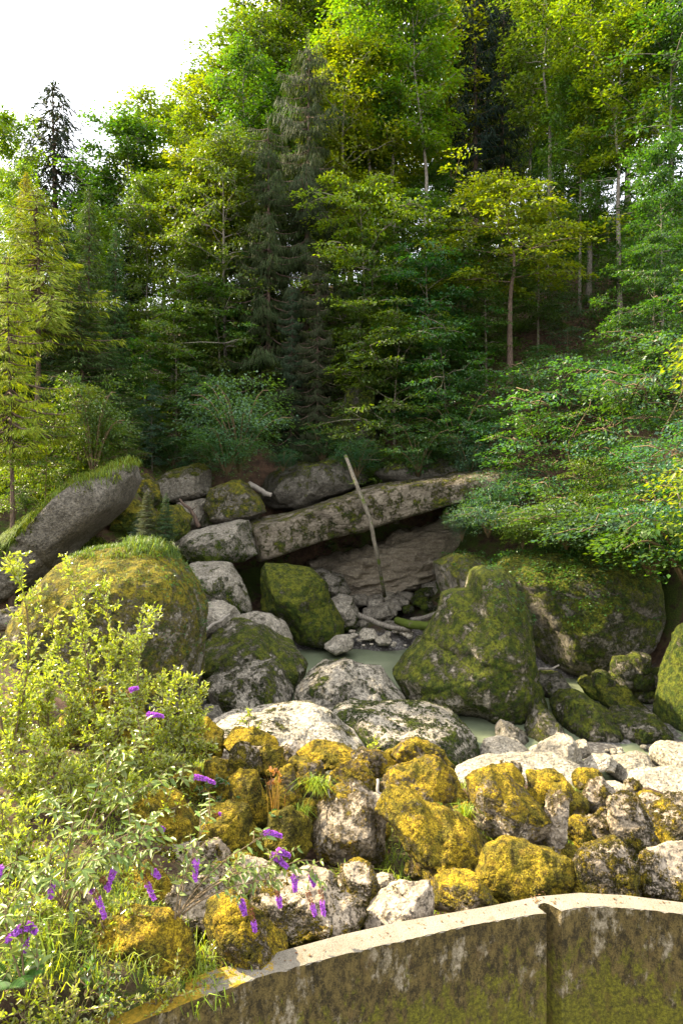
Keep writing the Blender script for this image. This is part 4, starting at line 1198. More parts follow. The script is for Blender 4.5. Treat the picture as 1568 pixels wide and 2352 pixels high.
GR = "broadleaf trees on the ridge and slope"
GSP = "spruces of the gorge forest"
GB = "beeches on the shaded slope"
for a in [
    ("B1", -10, 50, 268, "rounded broadleaf at the far left skyline", CY, GR, .8),
    ("S1", 125, 55, 190, "tallest lone spruce standing above the left skyline", CSD, GSP, 1.9),
    ("S1", 190, 62, 350, "thin spruce right behind the lone skyline spruce", CS, GSP, .8),
    ("B3", 235, 62, 400, "sparse slender tree filling the skyline notch", CG, GR, .8),
    ("B0", 300, 53, 285, "dome crowned tree right of the skyline notch", CG, GR, 1.0),
    ("B1", 375, 57, 245, "yellow green tree on the rising skyline", CY, GR, 1.0),
    ("B3", 452, 60, 165, "wispy topped tree poking out of the skyline", CG, GR, .8),
    ("B1", 520, 56, 175, "bright tree just below the steep skyline edge", CY, GR, .95),
    ("B2", 590, 60, 60, "dark edged tree where the skyline leaves the frame", CG, GR, .9),
    ("B0", 655, 63, -90, "tall ridge tree behind the upper drooping spruce", CG, GR, .9),
    ("B0", 480, 47, 360, "yellow lit tree left of the drooping spruces", CY, GR, .9),
    ("B2", 560, 48, 330, "green tree pressed against the grey drooping spruce", CG, GR, .85),
    ("B2", 395, 47, 400, "dense green tree below the dome crowned one", CG, GR, .9),
    ("S0", 300, 48, 470, "dark spruce hidden below the dome crowned tree", CSD, GSP, .9),
    ("S0", 470, 50, 400, "dark spruce between yellow lit broadleaves", CSD, GSP, .8),
    ("S2", 705, 44, 75, "tall grey spruce with long hanging curtains of twigs", CGR, GSP, .85),
    ("S2", 615, 42, 265, "grey green drooping spruce left of the taller curtain spruce", CGR, GSP, .85),
    ("S2", 730, 39.5, 560, "low drooping spruce over the dark ledge", CGR, GSP, .65),
    ("S2", 670, 40, 640, "brown tinged drooping spruce beside the pale bush", CGR, GSP, .6),
    ("B1", 790, 49, 120, "light green crown catching sun right of the curtain spruce", CY, GR, .85),
    ("B3", 770, 62, -60, "slim ridge tree behind the light green crown", CG, GR, .9),
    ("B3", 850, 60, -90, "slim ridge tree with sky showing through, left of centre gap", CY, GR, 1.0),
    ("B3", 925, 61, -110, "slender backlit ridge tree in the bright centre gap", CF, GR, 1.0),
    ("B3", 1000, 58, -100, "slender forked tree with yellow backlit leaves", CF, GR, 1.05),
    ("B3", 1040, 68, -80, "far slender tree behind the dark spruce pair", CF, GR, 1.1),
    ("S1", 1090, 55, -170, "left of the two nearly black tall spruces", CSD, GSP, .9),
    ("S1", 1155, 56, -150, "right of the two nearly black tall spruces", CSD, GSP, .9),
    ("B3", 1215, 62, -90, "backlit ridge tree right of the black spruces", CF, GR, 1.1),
    ("B0", 1290, 64, -60, "broad ridge tree left of the big sunlit crown", CG, GR, .85),
    ("B3", 1370, 62, -130, "tall ridge tree rising behind the sunlit crown", CG, GR, 1.2),
    ("B0", 1440, 60, -150, "full ridge tree at the upper right", CG, GR, 1.0),
    ("B1", 1540, 58, -160, "ridge tree in the top right corner", CD, GR, 1.0),
    ("B7", 1424, 43, 20, "big sunlit crown at upper right over a flared trunk", CY, GR, 1.0),
    ("B2", 1545, 42, 40, "dense dark tree at the right frame edge", CD, GR, 1.0),
    ("B1", 1330, 46, 190, "half lit tree left of the big sunlit crown", CG, GR, .7),
    ("B0", 1520, 36, 330, "dark leafy tree below the right sunlit crown", CD, GR, .7),
    ("B8", 1170, 40, 430, "wide tiered beech with yellow lit top tiers on the slope", CY, GB, 1.0),
    ("B4", 1060, 44, 500, "tiered beech behind the yellow topped one", CG, GB, .9),
    ("B4", 935, 44, 470, "green beech below the bright centre gap", CG, GB, .9),
    ("B5", 850, 42, 560, "beech leaning out right of the drooping spruces", CG, GB, .9),
    ("B5", 985, 40, 600, "dark beech in the middle of the slope", CD, GB, .9),
    ("B5", 910, 38.5, 740, "low yellow tipped beech over the slab", CG, GB, .85),
    ("B5", 1020, 37.5, 760, "low dark beech over the slab's right end", CD, GB, .85),
    ("B5", 830, 40, 700, "small beech beside the leaning mossy crag", CG, GB, .7),
    ("B5", 1090, 37.5, 880, "small dark beech rooted above the slab end", CD, GB, .7),
    ("B2", 440, 43, 560, "green slope tree with sunlit tiers left of the drooping spruces", CG, GR, .7),
    ("B5", 500, 42, 660, "beech left of the drooping spruces on the lower slope", CG, GB, .9),
    ("B5", 405, 41, 720, "beech with bright lower tiers above the upper boulders", CG, GB, .9),
    ("B5", 560, 45, 600, "shaded beech between the two spruce groups", CD, GB, .9),
    ("B5", 345, 42, 780, "dark beech at the valley head", CD, GB, .9),
    ("B5", 455, 39, 870, "low dark beech right above the pale flat faced boulder", CB, GB, .6),
    ("B5", 350, 39, 900, "low blue green beech behind the mossy stack", CB, GB, .6),
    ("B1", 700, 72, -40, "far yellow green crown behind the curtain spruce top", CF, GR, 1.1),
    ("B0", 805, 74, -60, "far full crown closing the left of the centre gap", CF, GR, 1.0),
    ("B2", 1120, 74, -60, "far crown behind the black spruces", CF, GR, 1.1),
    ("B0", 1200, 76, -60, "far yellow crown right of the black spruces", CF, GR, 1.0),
    ("B2", 870, 54, 330, "half height tree among the slim ridge trunks", CG, GR, .8),
    ("B2", 1010, 53, 380, "low spreading tree at the foot of the forked ridge tree", CG, GR, .8),
    ("B0", 750, 54, 250, "mid green crown right behind the drooping spruces", CG, GR, .9),
    ("B1", 650, 50, 210, "leafy tree glimpsed between the two drooping spruces", CG, GR, .9),
    ("B2", 250, 56, 430, "leafy tree low in the skyline notch", CG, GR, .9),
    ("B4", 770, 58, 390, "young beech on the ridge behind the curtain spruce", CY, GB, 1.1),
    ("B4", 845, 59, 410, "young beech on the ridge left of the centre gap", CY, GB, 1.1),
    ("B4", 925, 57, 430, "young beech on the ridge under the centre gap", CY, GB, 1.1),
    ("B4", 1005, 58, 400, "young beech on the ridge under the forked tree", CY, GB, 1.1),
    ("B4", 1105, 58, 440, "young beech between the feet of the black spruces", CY, GB, 1.1),
    ("B4", 1195, 57, 410, "young beech on the ridge right of the black spruces", CY, GB, 1.1),
    ("B4", 1290, 58, 360, "young beech on the ridge left of the sunlit crown", CY, GB, 1.1),
    ("B7", 845, 51, -40, "tall bare trunked tree left of the centre gap", CY, GR, .8),
    ("B7", 905, 50, -70, "tall pale trunked tree in front of the centre gap", CG, GR, .8),
    ("B7", 975, 49, -60, "tall leaning tree on the slope before the centre gap", CY, GR, .8),
    ("B7", 1265, 49, -90, "tall bare trunked tree on the litter slope", CG, GR, .9),
    ("B7", 1350, 47, -40, "tall bare trunked tree left of the flared trunk", CY, GR, .9),
    ("B7", 555, 51, 130, "tall bare trunked tree left of the curtain spruces", CG, GR, .8),
    ("B7", 415, 51, 260, "tall bare trunked tree among the left beeches", CY, GR, .8),
    ("B2", 520, 43, 320, "full green tree overlapping the left flank of the drooping spruces", CG, GR, .75),
    ("B5", 640, 41, 840, "low beech before the feet of the drooping spruces", CG, GB, .8),
    ("B4", 835, 42, 430, "tiered beech overlapping the right flank of the curtain spruce", CY, GB, .8),
    ("B4", 1115, 42, 540, "tiered beech left of the single beech trunk", CG, GB, .8),
    ("B4", 1235, 43.5, 490, "tiered beech right of the single beech trunk", CG, GB, .75),
    ("B2", 1325, 53, 300, "leafy tree closing the gap left of the flared trunk", CG, GR, .9),
    ("B2", 1395, 54, 340, "leafy tree low behind the flared trunk", CD, GR, .9),
    ("B4", 1460, 47, 470, "beech right behind the flared trunk", CD, GB, .8),
    ("B3", 333, 46, 420, "pale straight trunked tree left of the beeches", CG, GR, .6),
    ("B0", 1250, 52, 330, "shaded tree behind the tiered beech", CD, GR, .6),
    ("B4", 1500, 33, 560, "dark tiered beech above the right hazels", CD, GB, .8),
    ("S0", 205, 37, 430, "dark green spruce right of the sunlit young spruces", CS, GSP, .85),
    ("S0", 150, 40, 470, "spruce half hidden behind the sunlit ones", CS, GSP, .8),
    ("S0", 265, 40, 520, "spruce at the right end of the left hand stand", CS, GSP, .8),
    ("S4", 85, 31, 430, "sunlit yellow young spruce on the left bank", CSY, GSP, 1.2),
    ("S4", 20, 26, 580, "nearest yellow spruce at the left edge with tan trunk", CSY, GSP, .75),
    ("S3", 185, 31.5, 640, "green spruce with wide low branches on the left bank", CS, GSP, 1.25),
    ("S3", 245, 33, 770, "low spruce reaching over the grey rock wall", CS, GSP, 1.3),
    ("S0", 60, 38, 400, "spruce behind the sunlit yellow pair", CSY, GSP, .8),
    ("B1", 40, 42, 400, "yellow green tree above the left spruces", CY, GR, .6),
    ("S0", 40, 35, 500, "dark spruce filling the gap behind the tan trunk", CS, GSP, 1.0),
    ("S0", 118, 36, 560, "dark spruce between the two bare lower trunks", CS, GSP, 1.0),
    ("S0", -50, 34, 450, "spruce at the left edge behind the nearest yellow one", CS, GSP, 1.0),
    ("B5", 70, 41, 700, "leafy beech in the gloom of the left stand", CD, GB, 1.0),
    ("S3", 165, 33.5, 760, "small spruce in the shade of the left stand", CS, GSP, 1.2),
    ("B3", 215, 46, 480, "thin backlit tree behind the left spruce stand", CY, GR, .9),
]:
    tree(*a)
GH = "hazel shrubs of the gorge"
for a in [
    ("U2", 550, 36.0, 865, "pale blue green bush overhanging the upper boulders", (.075, .135, .065, 1), GH, 1.0, 1085),
    ("U2", 520, 34.8, 985, "lighter bush skirt under the pale bush", (.07, .13, .055, 1), GH, 1.1, 1095),
    ("U2", 650, 36.5, 1030, "thin twiggy bush above the dark ledge", CB, GH, 1.0, 1085),
    ("U2", 820, 36.5, 1010, "bush at the head of the leaning trunk", CB, GH, 1.0, 1100),
    ("U1", 960, 35.5, 960, "dark leafy bush hanging over the slab", CD, GH, .9, 1095),
    ("U2", 1080, 34.5, 1000, "bush at the dark right end of the slab", CB, GH, .9, 1110),
    ("U2", 1130, 31, 1090, "broad bush left of the ferny boulder", CB, GH, .9, 1215),
    ("U2", 1060, 30.5, 1160, "small bush leaning toward the cavity", CB, GH, .7, 1245),
    ("B6", 1240, 30.5, 960, "tiered hazel above the ribbed boulder", CG, GH, .9, 1240),
    ("B6", 1335, 29.5, 840, "pale tiered hazel in the middle of the right slope", CB, GH, 1.0, 1200),
    ("B6", 1445, 28, 900, "bright tiered hazel over the broad boulder", CG, GH, .9, 1230),
    ("B6", 1550, 26.5, 790, "tall hazel at the right edge of the slope", CB, GH, .9, 1210),
    ("B6", 1500, 24, 1030, "low hazel spilling toward the right edge", CB, GH, 1.0, 1310),
    ("B6", 1375, 26.5, 1060, "low green hazel on the broad boulder's back", CG, GH, .9, 1270),
    ("B6", 1610, 21, 980, "near hazel cut by the right frame edge", CB, GH, .9, 1340),
    ("B6", 1480, 33, 740, "hazel high on the right slope under the flared trunk", CB, GH, 1.0, 1050),
    ("B6", 1570, 31, 660, "highest hazel at the right frame edge", CD, GH, 1.0, 1000),
    ("B6", 1290, 34.5, 830, "hazel in the dark hollow of the right slope", CB, GH, .9, 1060),
    ("B6", 1225, 40, 800, "hazel on the leaf litter right of the beech trunk", CD, GH, .9, 945),
    ("B6", 1300, 43, 690, "hazel higher on the leaf litter slope", CB, GH, .9, 850),
    ("B6", 1375, 44, 630, "hazel beside the flared trunk on the litter slope", CD, GH, .9, 800),
    ("B6", 1275, 47, 590, "highest hazel on the litter slope", CD, GH, .9, 745),
    ("B6", 1490, 40, 640, "hazel right of the flared trunk", CD, GH, .9, 820),
    ("B6", 1150, 33.5, 980, "hazel leaning over the slab's dark end", CB, GH, 1.0, 1180),
    ("U1", 1240, 35, 800, "hazel on the litter slope below the beech trunk", CD, GH, .8, 1010),
    ("U0", 1430, 34, 780, "hazel below the flared trunk", CB, GH, .8, 960),
    ("U2", 1290, 28.5, 1120, "small bright bush on the broad boulder crown", CG, GH, .9, 1260),
    ("U2", 1200, 28.2, 1170, "small bush on the mossy edge above the triangular boulder", CG, GH, .8, 1262),
    ("U3", 1120, 29.5, 1150, "sprawling hazel left of the ribbed boulder top", CB, GH, .7, 1235),
    ("U3", 1220, 28.6, 1170, "sprawling hazel along the mossy ledge", CG, GH, .7, 1262),
    ("U3", 1300, 26.5, 1150, "bright sprawling hazel over the ferny boulder's brow", CG, GH, .8, 1262),
    ("U3", 1400, 25.5, 1130, "sprawling hazel hanging over the broad boulder's right half", CB, GH, .9, 1280),
    ("U3", 1490, 24, 1160, "sprawling hazel beside the dark right wall", CB, GH, .9, 1320),
    ("U3", 1570, 22.5, 1130, "sprawling hazel at the right edge above the towering mossy rock", CG, GH, .9, 1340),
    ("B6", 35, 26.5, 985, "leafy maple sapling over the grass at the left edge", CY, GH, .9, 1195),
    ("B6", 105, 27.5, 950, "leafy sapling between the bare spruce trunks", CG, GH, .9, 1165),
    ("B6", 180, 28.5, 895, "sapling with bright leaves above the grey rock wall", CY, GH, .8, 1125),
    ("B6", 240, 30, 930, "sapling at the right tip of the grassy bank", CG, GH, .9, 1095),
    ("B6", 285, 32, 985, "low sapling over the tip of the grey rock wall", CG, GH, .9, 1085),
    ("U2", 60, 27, 1130, "leafy sapling bush on the grassy left bank", CG, GH, .8, 1180),
    ("U2", 150, 28.5, 1060, "taller leafy bush left of the grey rock wall", CG, GH, .8, 1120),
    ("U2", 215, 28.5, 860, "sapling with pale backs of leaves on the left bank", CG, GH, .6, 1110),
    ("U2", 5, 27, 1140, "low bush at the left edge of the grass bank", CG, GH, .8, 1190),
    ("U1", 400, 39.5, 1000, "shadowy bush behind the upper boulders", CD, GH, .8, 1080),
    ("U1", 330, 40, 960, "shadowy bush at the valley head", CD, GH, .8, 1080),
    ("U1", 740, 38.5, 960, "dark bush in front of the mossy crag", CD, GH, .8, 1065),
    ("U0", 1050, 36, 900, "dark hazel above the cliff block", CD, GH, .9, 1060),
]:
    k, u, Y, vt, lb, c, gr, wd, vb = a
    tree(k, u, Y, vt, lb, c, gr, wd, "shrub", vb)

# near ash tree whose branch reaches in at the right edge
T, Cn = broadleaf(101, 12, .30, 3.6, 24, 10, 60, .17, .2, trunk_r=.16)
PROTO["A0"] = ("ash_tree", 12, T.mesh("trunk", M_BARK, True), Cn.mesh("crown", M_LEAF))
tree("A0", 1830, 18, 360, "bright near ash crown poking in at the right edge", CY, None, .62)

# ------------------------------------------------------------------ undergrowth, grass, moss plants
def scatter_ground(n, xr, yr, seed, keep):
    rg = np.random.default_rng(seed)
    x, y = rg.uniform(*xr, n), rg.uniform(*yr, n)
    z = terrain_z(x, y)
    ok = keep(x, y, z)
    return np.stack([x[ok], y[ok], z[ok]], 1), rg


def clump_leaves(mb, pts, rg, nleaf, rad, ls, hgt):
    c = np.repeat(pts, nleaf, 0)
    n = len(c)
    a = rg.uniform(0, 2 * PI, n)
    r = np.sqrt(rg.uniform(0, 1, n)) * rad
    o = np.stack([np.cos(a) * r, np.sin(a) * r, rg.uniform(.1, 1, n) * hgt], 1)
    d = unit(np.stack([np.cos(a), np.sin(a), rg.uniform(-.5, .5, n)], 1))
    L = ls * rg.uniform(.5, 1.3, n)
    mb.leaves(c + o, d, unit(np.array([0, 0, 1.0]) + rg.normal(0, .45, (n, 3))), L, L * .65)


# leafy saplings and ferns over the far slope, far too many to count
m_ = MB()
p_, rg = scatter_ground(5200, (-40, 45), (36, 72), 3, lambda x, y, z: (fbm(np.stack([x * .22, y * .22, 0 * x], 1), 77, 3) > -.05) & (abs(x) < y * .62) & (z > 3.0))
clump_leaves(m_, p_, rg, 26, .65, .2, .9)
tag(m_.build("undergrowth", M_LEAF, color=(.045, .090, .022, 1)), "leafy undergrowth covering the forest slope", "undergrowth", kind="stuff")


def grass_mesh(mb, pts, rg, h, w, lean, droop=.5, nrm=None):
    n = len(pts)
    a = rg.uniform(0, 2 * PI, n)
    d = np.stack([np.cos(a), np.sin(a), 0 * a], 1)
    if nrm is not None:
        d = unit(d + nrm * 1.5 * np.array([1, 1, 0]))
    hh = h * rg.uniform(.5, 1.25, n)[:, None]
    s = np.stack([-d[:, 1], d[:, 0], 0 * a], 1) * (w * rg.uniform(.6, 1.3, n))[:, None]
    up = np.array([0, 0, 1.0])
    ln = (lean * rg.uniform(.4, 1.4, n))[:, None]
    p1 = pts + up * hh * .55 + d * hh * ln * .35
    p2 = pts + up * hh * (1 - droop * ln * .8) + d * hh * ln
    V = np.stack([pts - s, pts + s, p1 + s * .8, p1 - s * .8, p2], 1)
    i = np.arange(n)[:, None] * 5
    mb.add(V.reshape(-1, 3), i + np.array([[0, 1, 2, 3]]))
    mb.f.append((i + np.array([[3, 2, 4]])) + (mb.n - 5 * n))


def tufts(pts, rg, per, rad):
    c = np.repeat(pts, per, 0)
    return c + np.concatenate([rg.normal(0, rad, (len(c), 2)), np.zeros((len(c), 1))], 1)


def rock_pts(key, n, rg, fn):
    V, N = ROCKS[key]
    ok = np.nonzero(fn(V, N))[0]
    i = rg.choice(ok, n)
    return V[i] + rg.normal(0, .03, (n, 3)), N[i]


rg = np.random.default_rng(21)


def uvof(V):
    return 784 + V[:, 0] / V[:, 1] * F, VH + (CZ - V[:, 2]) / V[:, 1] * F


# grass hanging along the left bank and crowning the huge boulder
m_ = MB()
p_, rg2 = scatter_ground(70000, (-19, -8), (24.5, 34), 31, lambda x, y, z: (z > 4.5) & (fbm(np.stack([x * .5, y * .5, 0 * x], 1), 5, 3) > -.25))
grass_mesh(m_, p_, rg2, .5, .018, .8, .8)
q_, n_q = rock_pts("K", 16000, rg2, lambda V, N: (N[:, 2] > .42))
grass_mesh(m_, q_, rg2, .5, .013, .7, 1.5, n_q)
tag(m_.build("grass", M_GRASS, color=(.13, .19, .025, 1)), "long grass draped over the left bank above the grey rock", "grass", kind="stuff")

m_ = MB()
q_, n_q = rock_pts("J", 3800, rg, lambda V, N: (N[:, 2] > .45) & (uvof(V)[1] < 1285) & (uvof(V)[0] > 150) & (fbm(V * 1.6, 3, 3) > -.1))
grass_mesh(m_, q_, rg, .20, .008, .7, .7)
q_, n_q = rock_pts("J", 2600, rg, lambda V, N: (N[:, 2] > .35) & (uvof(V)[1] < 1345) & (uvof(V)[0] > 140))
grass_mesh(m_, q_, rg, .13, .007, .9, .8)
q_, n_q = rock_pts("J", 1500, rg, lambda V, N: (N[:, 2] > .45) & (uvof(V)[0] > 290) & (uvof(V)[1] < 1275))
grass_mesh(m_, q_, rg, .38, .010, .8, .8)
tag(m_.build("grass", M_GRASS, color=(.10, .165, .03, 1)), "short bright grass crowning the huge left boulder", "grass", kind="stuff")

m_ = MB()
q_, n_q = rock_pts("B2", 620, rg, lambda V, N: (N[:, 2] > .30))
clump_leaves(m_, q_, rg, 16, .26, .10, .32)
q_, n_q = rock_pts("A", 90, rg, lambda V, N: (uvof(V)[0] > 1120) & (uvof(V)[1] < 1440) & (N[:, 1] < .2))
clump_leaves(m_, q_, rg, 12, .16, .07, .12)
q_, n_q = rock_pts("B1", 70, rg, lambda V, N: (N[:, 2] > .4))
clump_leaves(m_, q_, rg, 14, .22, .085, .2)
q_, n_q = rock_pts("J", 150, rg, lambda V, N: (uvof(V)[0] > 360) & (uvof(V)[1] < 1500) & (N[:, 1] < .1))
clump_leaves(m_, q_, rg, 10, .12, .06, .08)
q_, n_q = rock_pts("J", 70, rg, lambda V, N: (N[:, 2] > .4))
clump_leaves(m_, q_, rg, 10, .12, .06, .08)
tag(m_.build("ground_cover", M_LEAF, color=(.05, .115, .03, 1)), "small ferny herbs rooted in moss on the big boulders", "herbs", kind="stuff")

# tufts on the bank between the stones
m_ = MB()
c_ = [P(1068, 1878, 9.3), P(720, 1815, 9.4), P(735, 1820, 9.4), P(790, 2030, 8.1), P(1480, 1985, 9.2), P(1010, 1885, 9.5), P(1110, 1940, 9.2), P(1250, 1880, 10.6), P(690, 1880, 9.3)]
for c in c_:
    grass_mesh(m_, tufts(c[None], rg, 70, .045), rg, .28, .006, 1.0, .9)
p_, rg2 = scatter_ground(4200, (-4.2, 5.5), (5.0, 11.8), 33, lambda x, y, z: (fbm(np.stack([x * 1.3, y * 1.3, 0 * x], 1), 15, 3) > np.where(x < -1.0, -.2, .35)) & (z > 1.5))
grass_mesh(m_, tufts(p_, rg2, 5, .05), rg2, .22, .005, .8, .7)
for (u, v, Y, n, h) in [(400, 2240, 5.9, 200, .3), (350, 2290, 5.6, 260, .3), (290, 2320, 5.4, 260, .3), (470, 2230, 6.1, 160, .25), (700, 2150, 6.8, 80, .22), (660, 2160, 6.7, 60, .2), (60, 2200, 5.8, 200, .3), (160, 2300, 5.3, 250, .3), (440, 2180, 6.3, 120, .25)]:
    c = P(u, v, Y)
    c[2] = tz(c[0], c[1])
    grass_mesh(m_, c + np.concatenate([rg.normal(0, .16, (n, 2)), np.zeros((n, 1))], 1), rg, h, .006, .8, .8)
tag(m_.build("grass", M_GRASS, color=(.20, .27, .02, 1)), "bright grass blades growing between the bank stones", "grass", kind="stuff")

m_ = MB()
p_, rg2 = scatter_ground(2600, (-5.5, 5.5), (4.6, 12.0), 35, lambda x, y, z: (fbm(np.stack([x * 1.1, y * 1.1, 0 * x], 1), 25, 3) > np.where(x < -1.2, -.35, .42)) & (z > 1.5))
clump_leaves(m_, p_, rg2, 13, .10, .045, .16)
tag(m_.build("ground_cover", M_WILLOW, color=(.20, .25, .02, 1)), "low leafy weeds between the bank stones and bushes", "weeds", kind="stuff")

# fallen leaves on the wall crown and between the stones
m_ = MB()
fr, bk = np.array(W_FRONT), np.array(W_BACK)
tt, uu = rg.uniform(.05, .95, 90), rg.uniform(.08, .92, 90) ** .6
fx = np.stack([np.interp(tt, np.linspace(0, 1, len(fr)), fr[:, i]) for i in range(2)], 1)
q_ = np.stack([fx[:, 0], fx[:, 1] + uu * .22, np.full(90, ZW + .006)], 1)
m_.leaves(q_, unit(rg.normal(0, 1, (90, 3)) * np.array([1, 1, .15])), unit(rg.normal(0, .25, (90, 3)) + np.array([0, 0, 1.0])), rg.uniform(.015, .045, 90), rg.uniform(.01, .025, 90))
p_, rg2 = scatter_ground(1500, (-4, 6), (6.0, 12.0), 41, lambda x, y, z: z > 1.5)
n = len(p_)
m_.leaves(p_ + np.array([0, 0, .03]), unit(rg2.normal(0, 1, (n, 3)) * np.array([1, 1, .2])), unit(rg2.normal(0, .4, (n, 3)) + np.array([0, 0, 1.0])), rg2.uniform(.03, .08, n), rg2.uniform(.02, .045, n))
tag(m_.build("leaf_litter", M_GRASS, color=(.17, .095, .04, 1)), "brown fallen leaves on the wall crown and bank", "leaf litter", kind="stuff")

# dry grass stalks
root = empty("dry_grass", P(632, 1880, 9.4))
m_ = MB()
q_ = tufts(np.zeros((1, 3)), rg, 26, .05)
grass_mesh(m_, q_, rg, .62, .006, .22, .3)
m_.build("stalk", M_GRASS, root, color=(.42, .26, .07, 1))
m_ = MB()
for _ in range(14):
    grass_mesh(m_, tufts(np.array([[rg.normal(0, .05), 0, rg.uniform(.45, .65)]]), rg, 4, .01), rg, .09, .007, .8, .9)
m_.build("seed_head", M_GRASS, root, color=(.36, .17, .05, 1))
tag(root, "dry orange grass stalks between mossy bank stones", "grass")


# ------------------------------------------------------------------ willow bushes
def bez(a, b, sag, n=9):
    a, b = np.asarray(a, float), np.asarray(b, float)
    t = np.linspace(0, 1, n)[:, None]
    return a + (b - a) * t + np.array(sag) * (4 * t * (1 - t))


def willow(label, foot, tips, seed, dens=1.15, ls=.085, tw=15, group="willow bushes on the left bank", col=(.31, .32, .03, 1)):
    rg = np.random.default_rng(seed)
    root = empty("willow_bush", foot)
    S_, Lf = MB(), MB()
    foot = np.asarray(foot)
    for tip in tips:
        e = np.asarray(tip) - foot
        Ln = np.linalg.norm(e)
        st = bez((rg.normal(0, .05), rg.normal(0, .05), 0), e, (rg.normal(0, .06) * Ln, rg.normal(0, .06) * Ln, .10 * Ln), 12)
        S_.tube(st, np.linspace(.010 + .004 * Ln, .003, 12), 5)
        tw_n = int(tw * 2.4 * dens * (Ln / 1.6 + .35))
        for k in range(tw_n):
            f = rg.uniform(.12, 1.0) ** .75
            b0 = np.array([np.interp(f, np.linspace(0, 1, 12), st[:, i]) for i in range(3)])
            dirn = unit(unit(e) * .7 + rg.normal(0, .75, 3) + np.array([0, 0, .25]))
            tl = rg.uniform(.18, .48) * (1.2 - .75 * f) * (.5 + .35 * Ln)
            tp = bez(b0, b0 + dirn * tl, (0, 0, -.04 * tl), 6)
            S_.tube(tp, np.linspace(.005, .002, 6), 3)
            n = max(6, int(tl / .020))
            ft = np.sort(rg.uniform(.08, 1.0, n))
            pos = np.stack([np.interp(ft, np.linspace(0, 1, 6), tp[:, i]) for i in range(3)], 1)
            d = unit(dirn * .8 + rg.normal(0, .55, (n, 3)))
            nr = unit(np.array([0, 0, .8]) + rg.normal(0, .55, (n, 3)))
            L = ls * rg.uniform(.6, 1.25, n) * (1.1 - .35 * ft)
            Lf.leaves(pos, d, nr, L, L * .42, .15, True)
    S_.build("stem", M_TWIG, root, True)
    Lf.build("foliage", M_WILLOW, root, color=col)
    tag(root, label, "bush", group)


def gp(u, Y):
    x = (u - 784) / F * Y
    return np.array([x, Y, tz(x, Y) - .05])


willow("willow bush with the highest sunlit tips before the huge boulder", gp(235, 10.6), [P(160, 1300, 11.0), P(215, 1330, 10.8), P(120, 1420, 10.6), P(200, 1440, 10.9), P(255, 1480, 10.8), P(170, 1520, 10.4), P(300, 1560, 10.6)], 1, .55)
willow("willow bush with an isolated spray against the boulder's dark side", gp(330, 10.8), [P(350, 1400, 11.0), P(330, 1440, 11.1), P(290, 1500, 10.9), P(370, 1560, 10.8), P(400, 1540, 11), P(310, 1600, 10.6)], 2, .7)
willow("willow bush leaning right past the foot of the huge boulder", gp(400, 10.7), [P(465, 1590, 11), P(440, 1560, 10.9), P(430, 1640, 10.7), P(380, 1640, 10.6), P(460, 1660, 10.5), P(490, 1720, 10.5), P(350, 1700, 10.4)], 3)
willow("willow bush rising at the left frame edge", gp(10, 9.5), [P(5, 1265, 9.6), P(-40, 1420, 9.4), P(50, 1530, 9.6), P(0, 1480, 9.5), P(40, 1560, 9.7), P(90, 1560, 9.9), P(-40, 1560, 9.3)], 4, .5)
willow("willow bush between the left edge and the tallest tips", gp(120, 10.0), [P(60, 1540, 10.3), P(120, 1530, 10.2), P(170, 1600, 10.1), P(90, 1610, 9.8), P(200, 1640, 10.1), P(30, 1640, 9.6), P(140, 1680, 9.6)], 5)
willow("willow bush spreading low over the middle of the left bank", gp(260, 9.6), [P(300, 1640, 10), P(340, 1680, 9.8), P(240, 1660, 9.8), P(200, 1700, 9.5), P(380, 1740, 9.7), P(290, 1740, 9.4), P(420, 1760, 9.8)], 6)
willow("willow bush low at the left edge above the ferns", gp(60, 8.6), [P(20, 1690, 8.8), P(80, 1700, 8.9), P(130, 1740, 8.8), P(-10, 1780, 8.4), P(60, 1790, 8.4), P(170, 1770, 8.7), P(110, 1830, 8.2)], 7)
willow("willow bush trailing over the dark mossy stone", gp(230, 8.8), [P(190, 1760, 9), P(240, 1770, 9), P(300, 1790, 9), P(350, 1810, 9), P(160, 1830, 8.5), P(270, 1840, 8.6)], 8)
willow("yellowish weedy bush at far left below the willows", gp(40, 7.2), [P(10, 1850, 7.4), P(60, 1860, 7.5), P(110, 1900, 7.4), P(30, 1920, 7.1), P(90, 1960, 7.0), P(150, 1950, 7.3), P(-10, 1980, 6.9)], 9, ls=.07)
willow("sparse sapling standing on the wide white rock", P(580, 1718, 13.8), [P(578, 1630, 13.8), P(560, 1660, 13.8), P(600, 1655, 13.8)], 10, .45, .09, 7, None)
willow("small sprig of yellow leaves before the oval boulder", P(845, 1735, 11.4), [P(870, 1712, 11.4), P(850, 1715, 11.4)], 11, .8, .06, 7, None)
willow("leafy weed bush between rust mossed stone and wall", gp(350, 6.2), [P(330, 2200, 6.2), P(390, 2190, 6.3), P(430, 2230, 6.2), P(300, 2240, 5.9)], 12, .8, .055, 10)
willow("leafy weed bush on the wall's mossy end", gp(470, 6.35), [P(480, 2190, 6.4), P(520, 2200, 6.5), P(440, 2190, 6.3), P(560, 2190, 6.6)], 13, .8, .055, 9)
willow("weed bush in the lower left corner", gp(60, 5.2), [P(20, 2260, 5.3), P(80, 2270, 5.3), P(130, 2290, 5.3), P(40, 2320, 5.1), P(180, 2320, 5.3)], 14, .8, .06, 10)
willow("green weed bush under the orange cushion stone", gp(220, 5.6), [P(210, 2230, 5.7), P(250, 2260, 5.6), P(180, 2250, 5.6), P(270, 2300, 5.5)], 15, .7, .055, 9, col=(.09, .15, .02, 1))
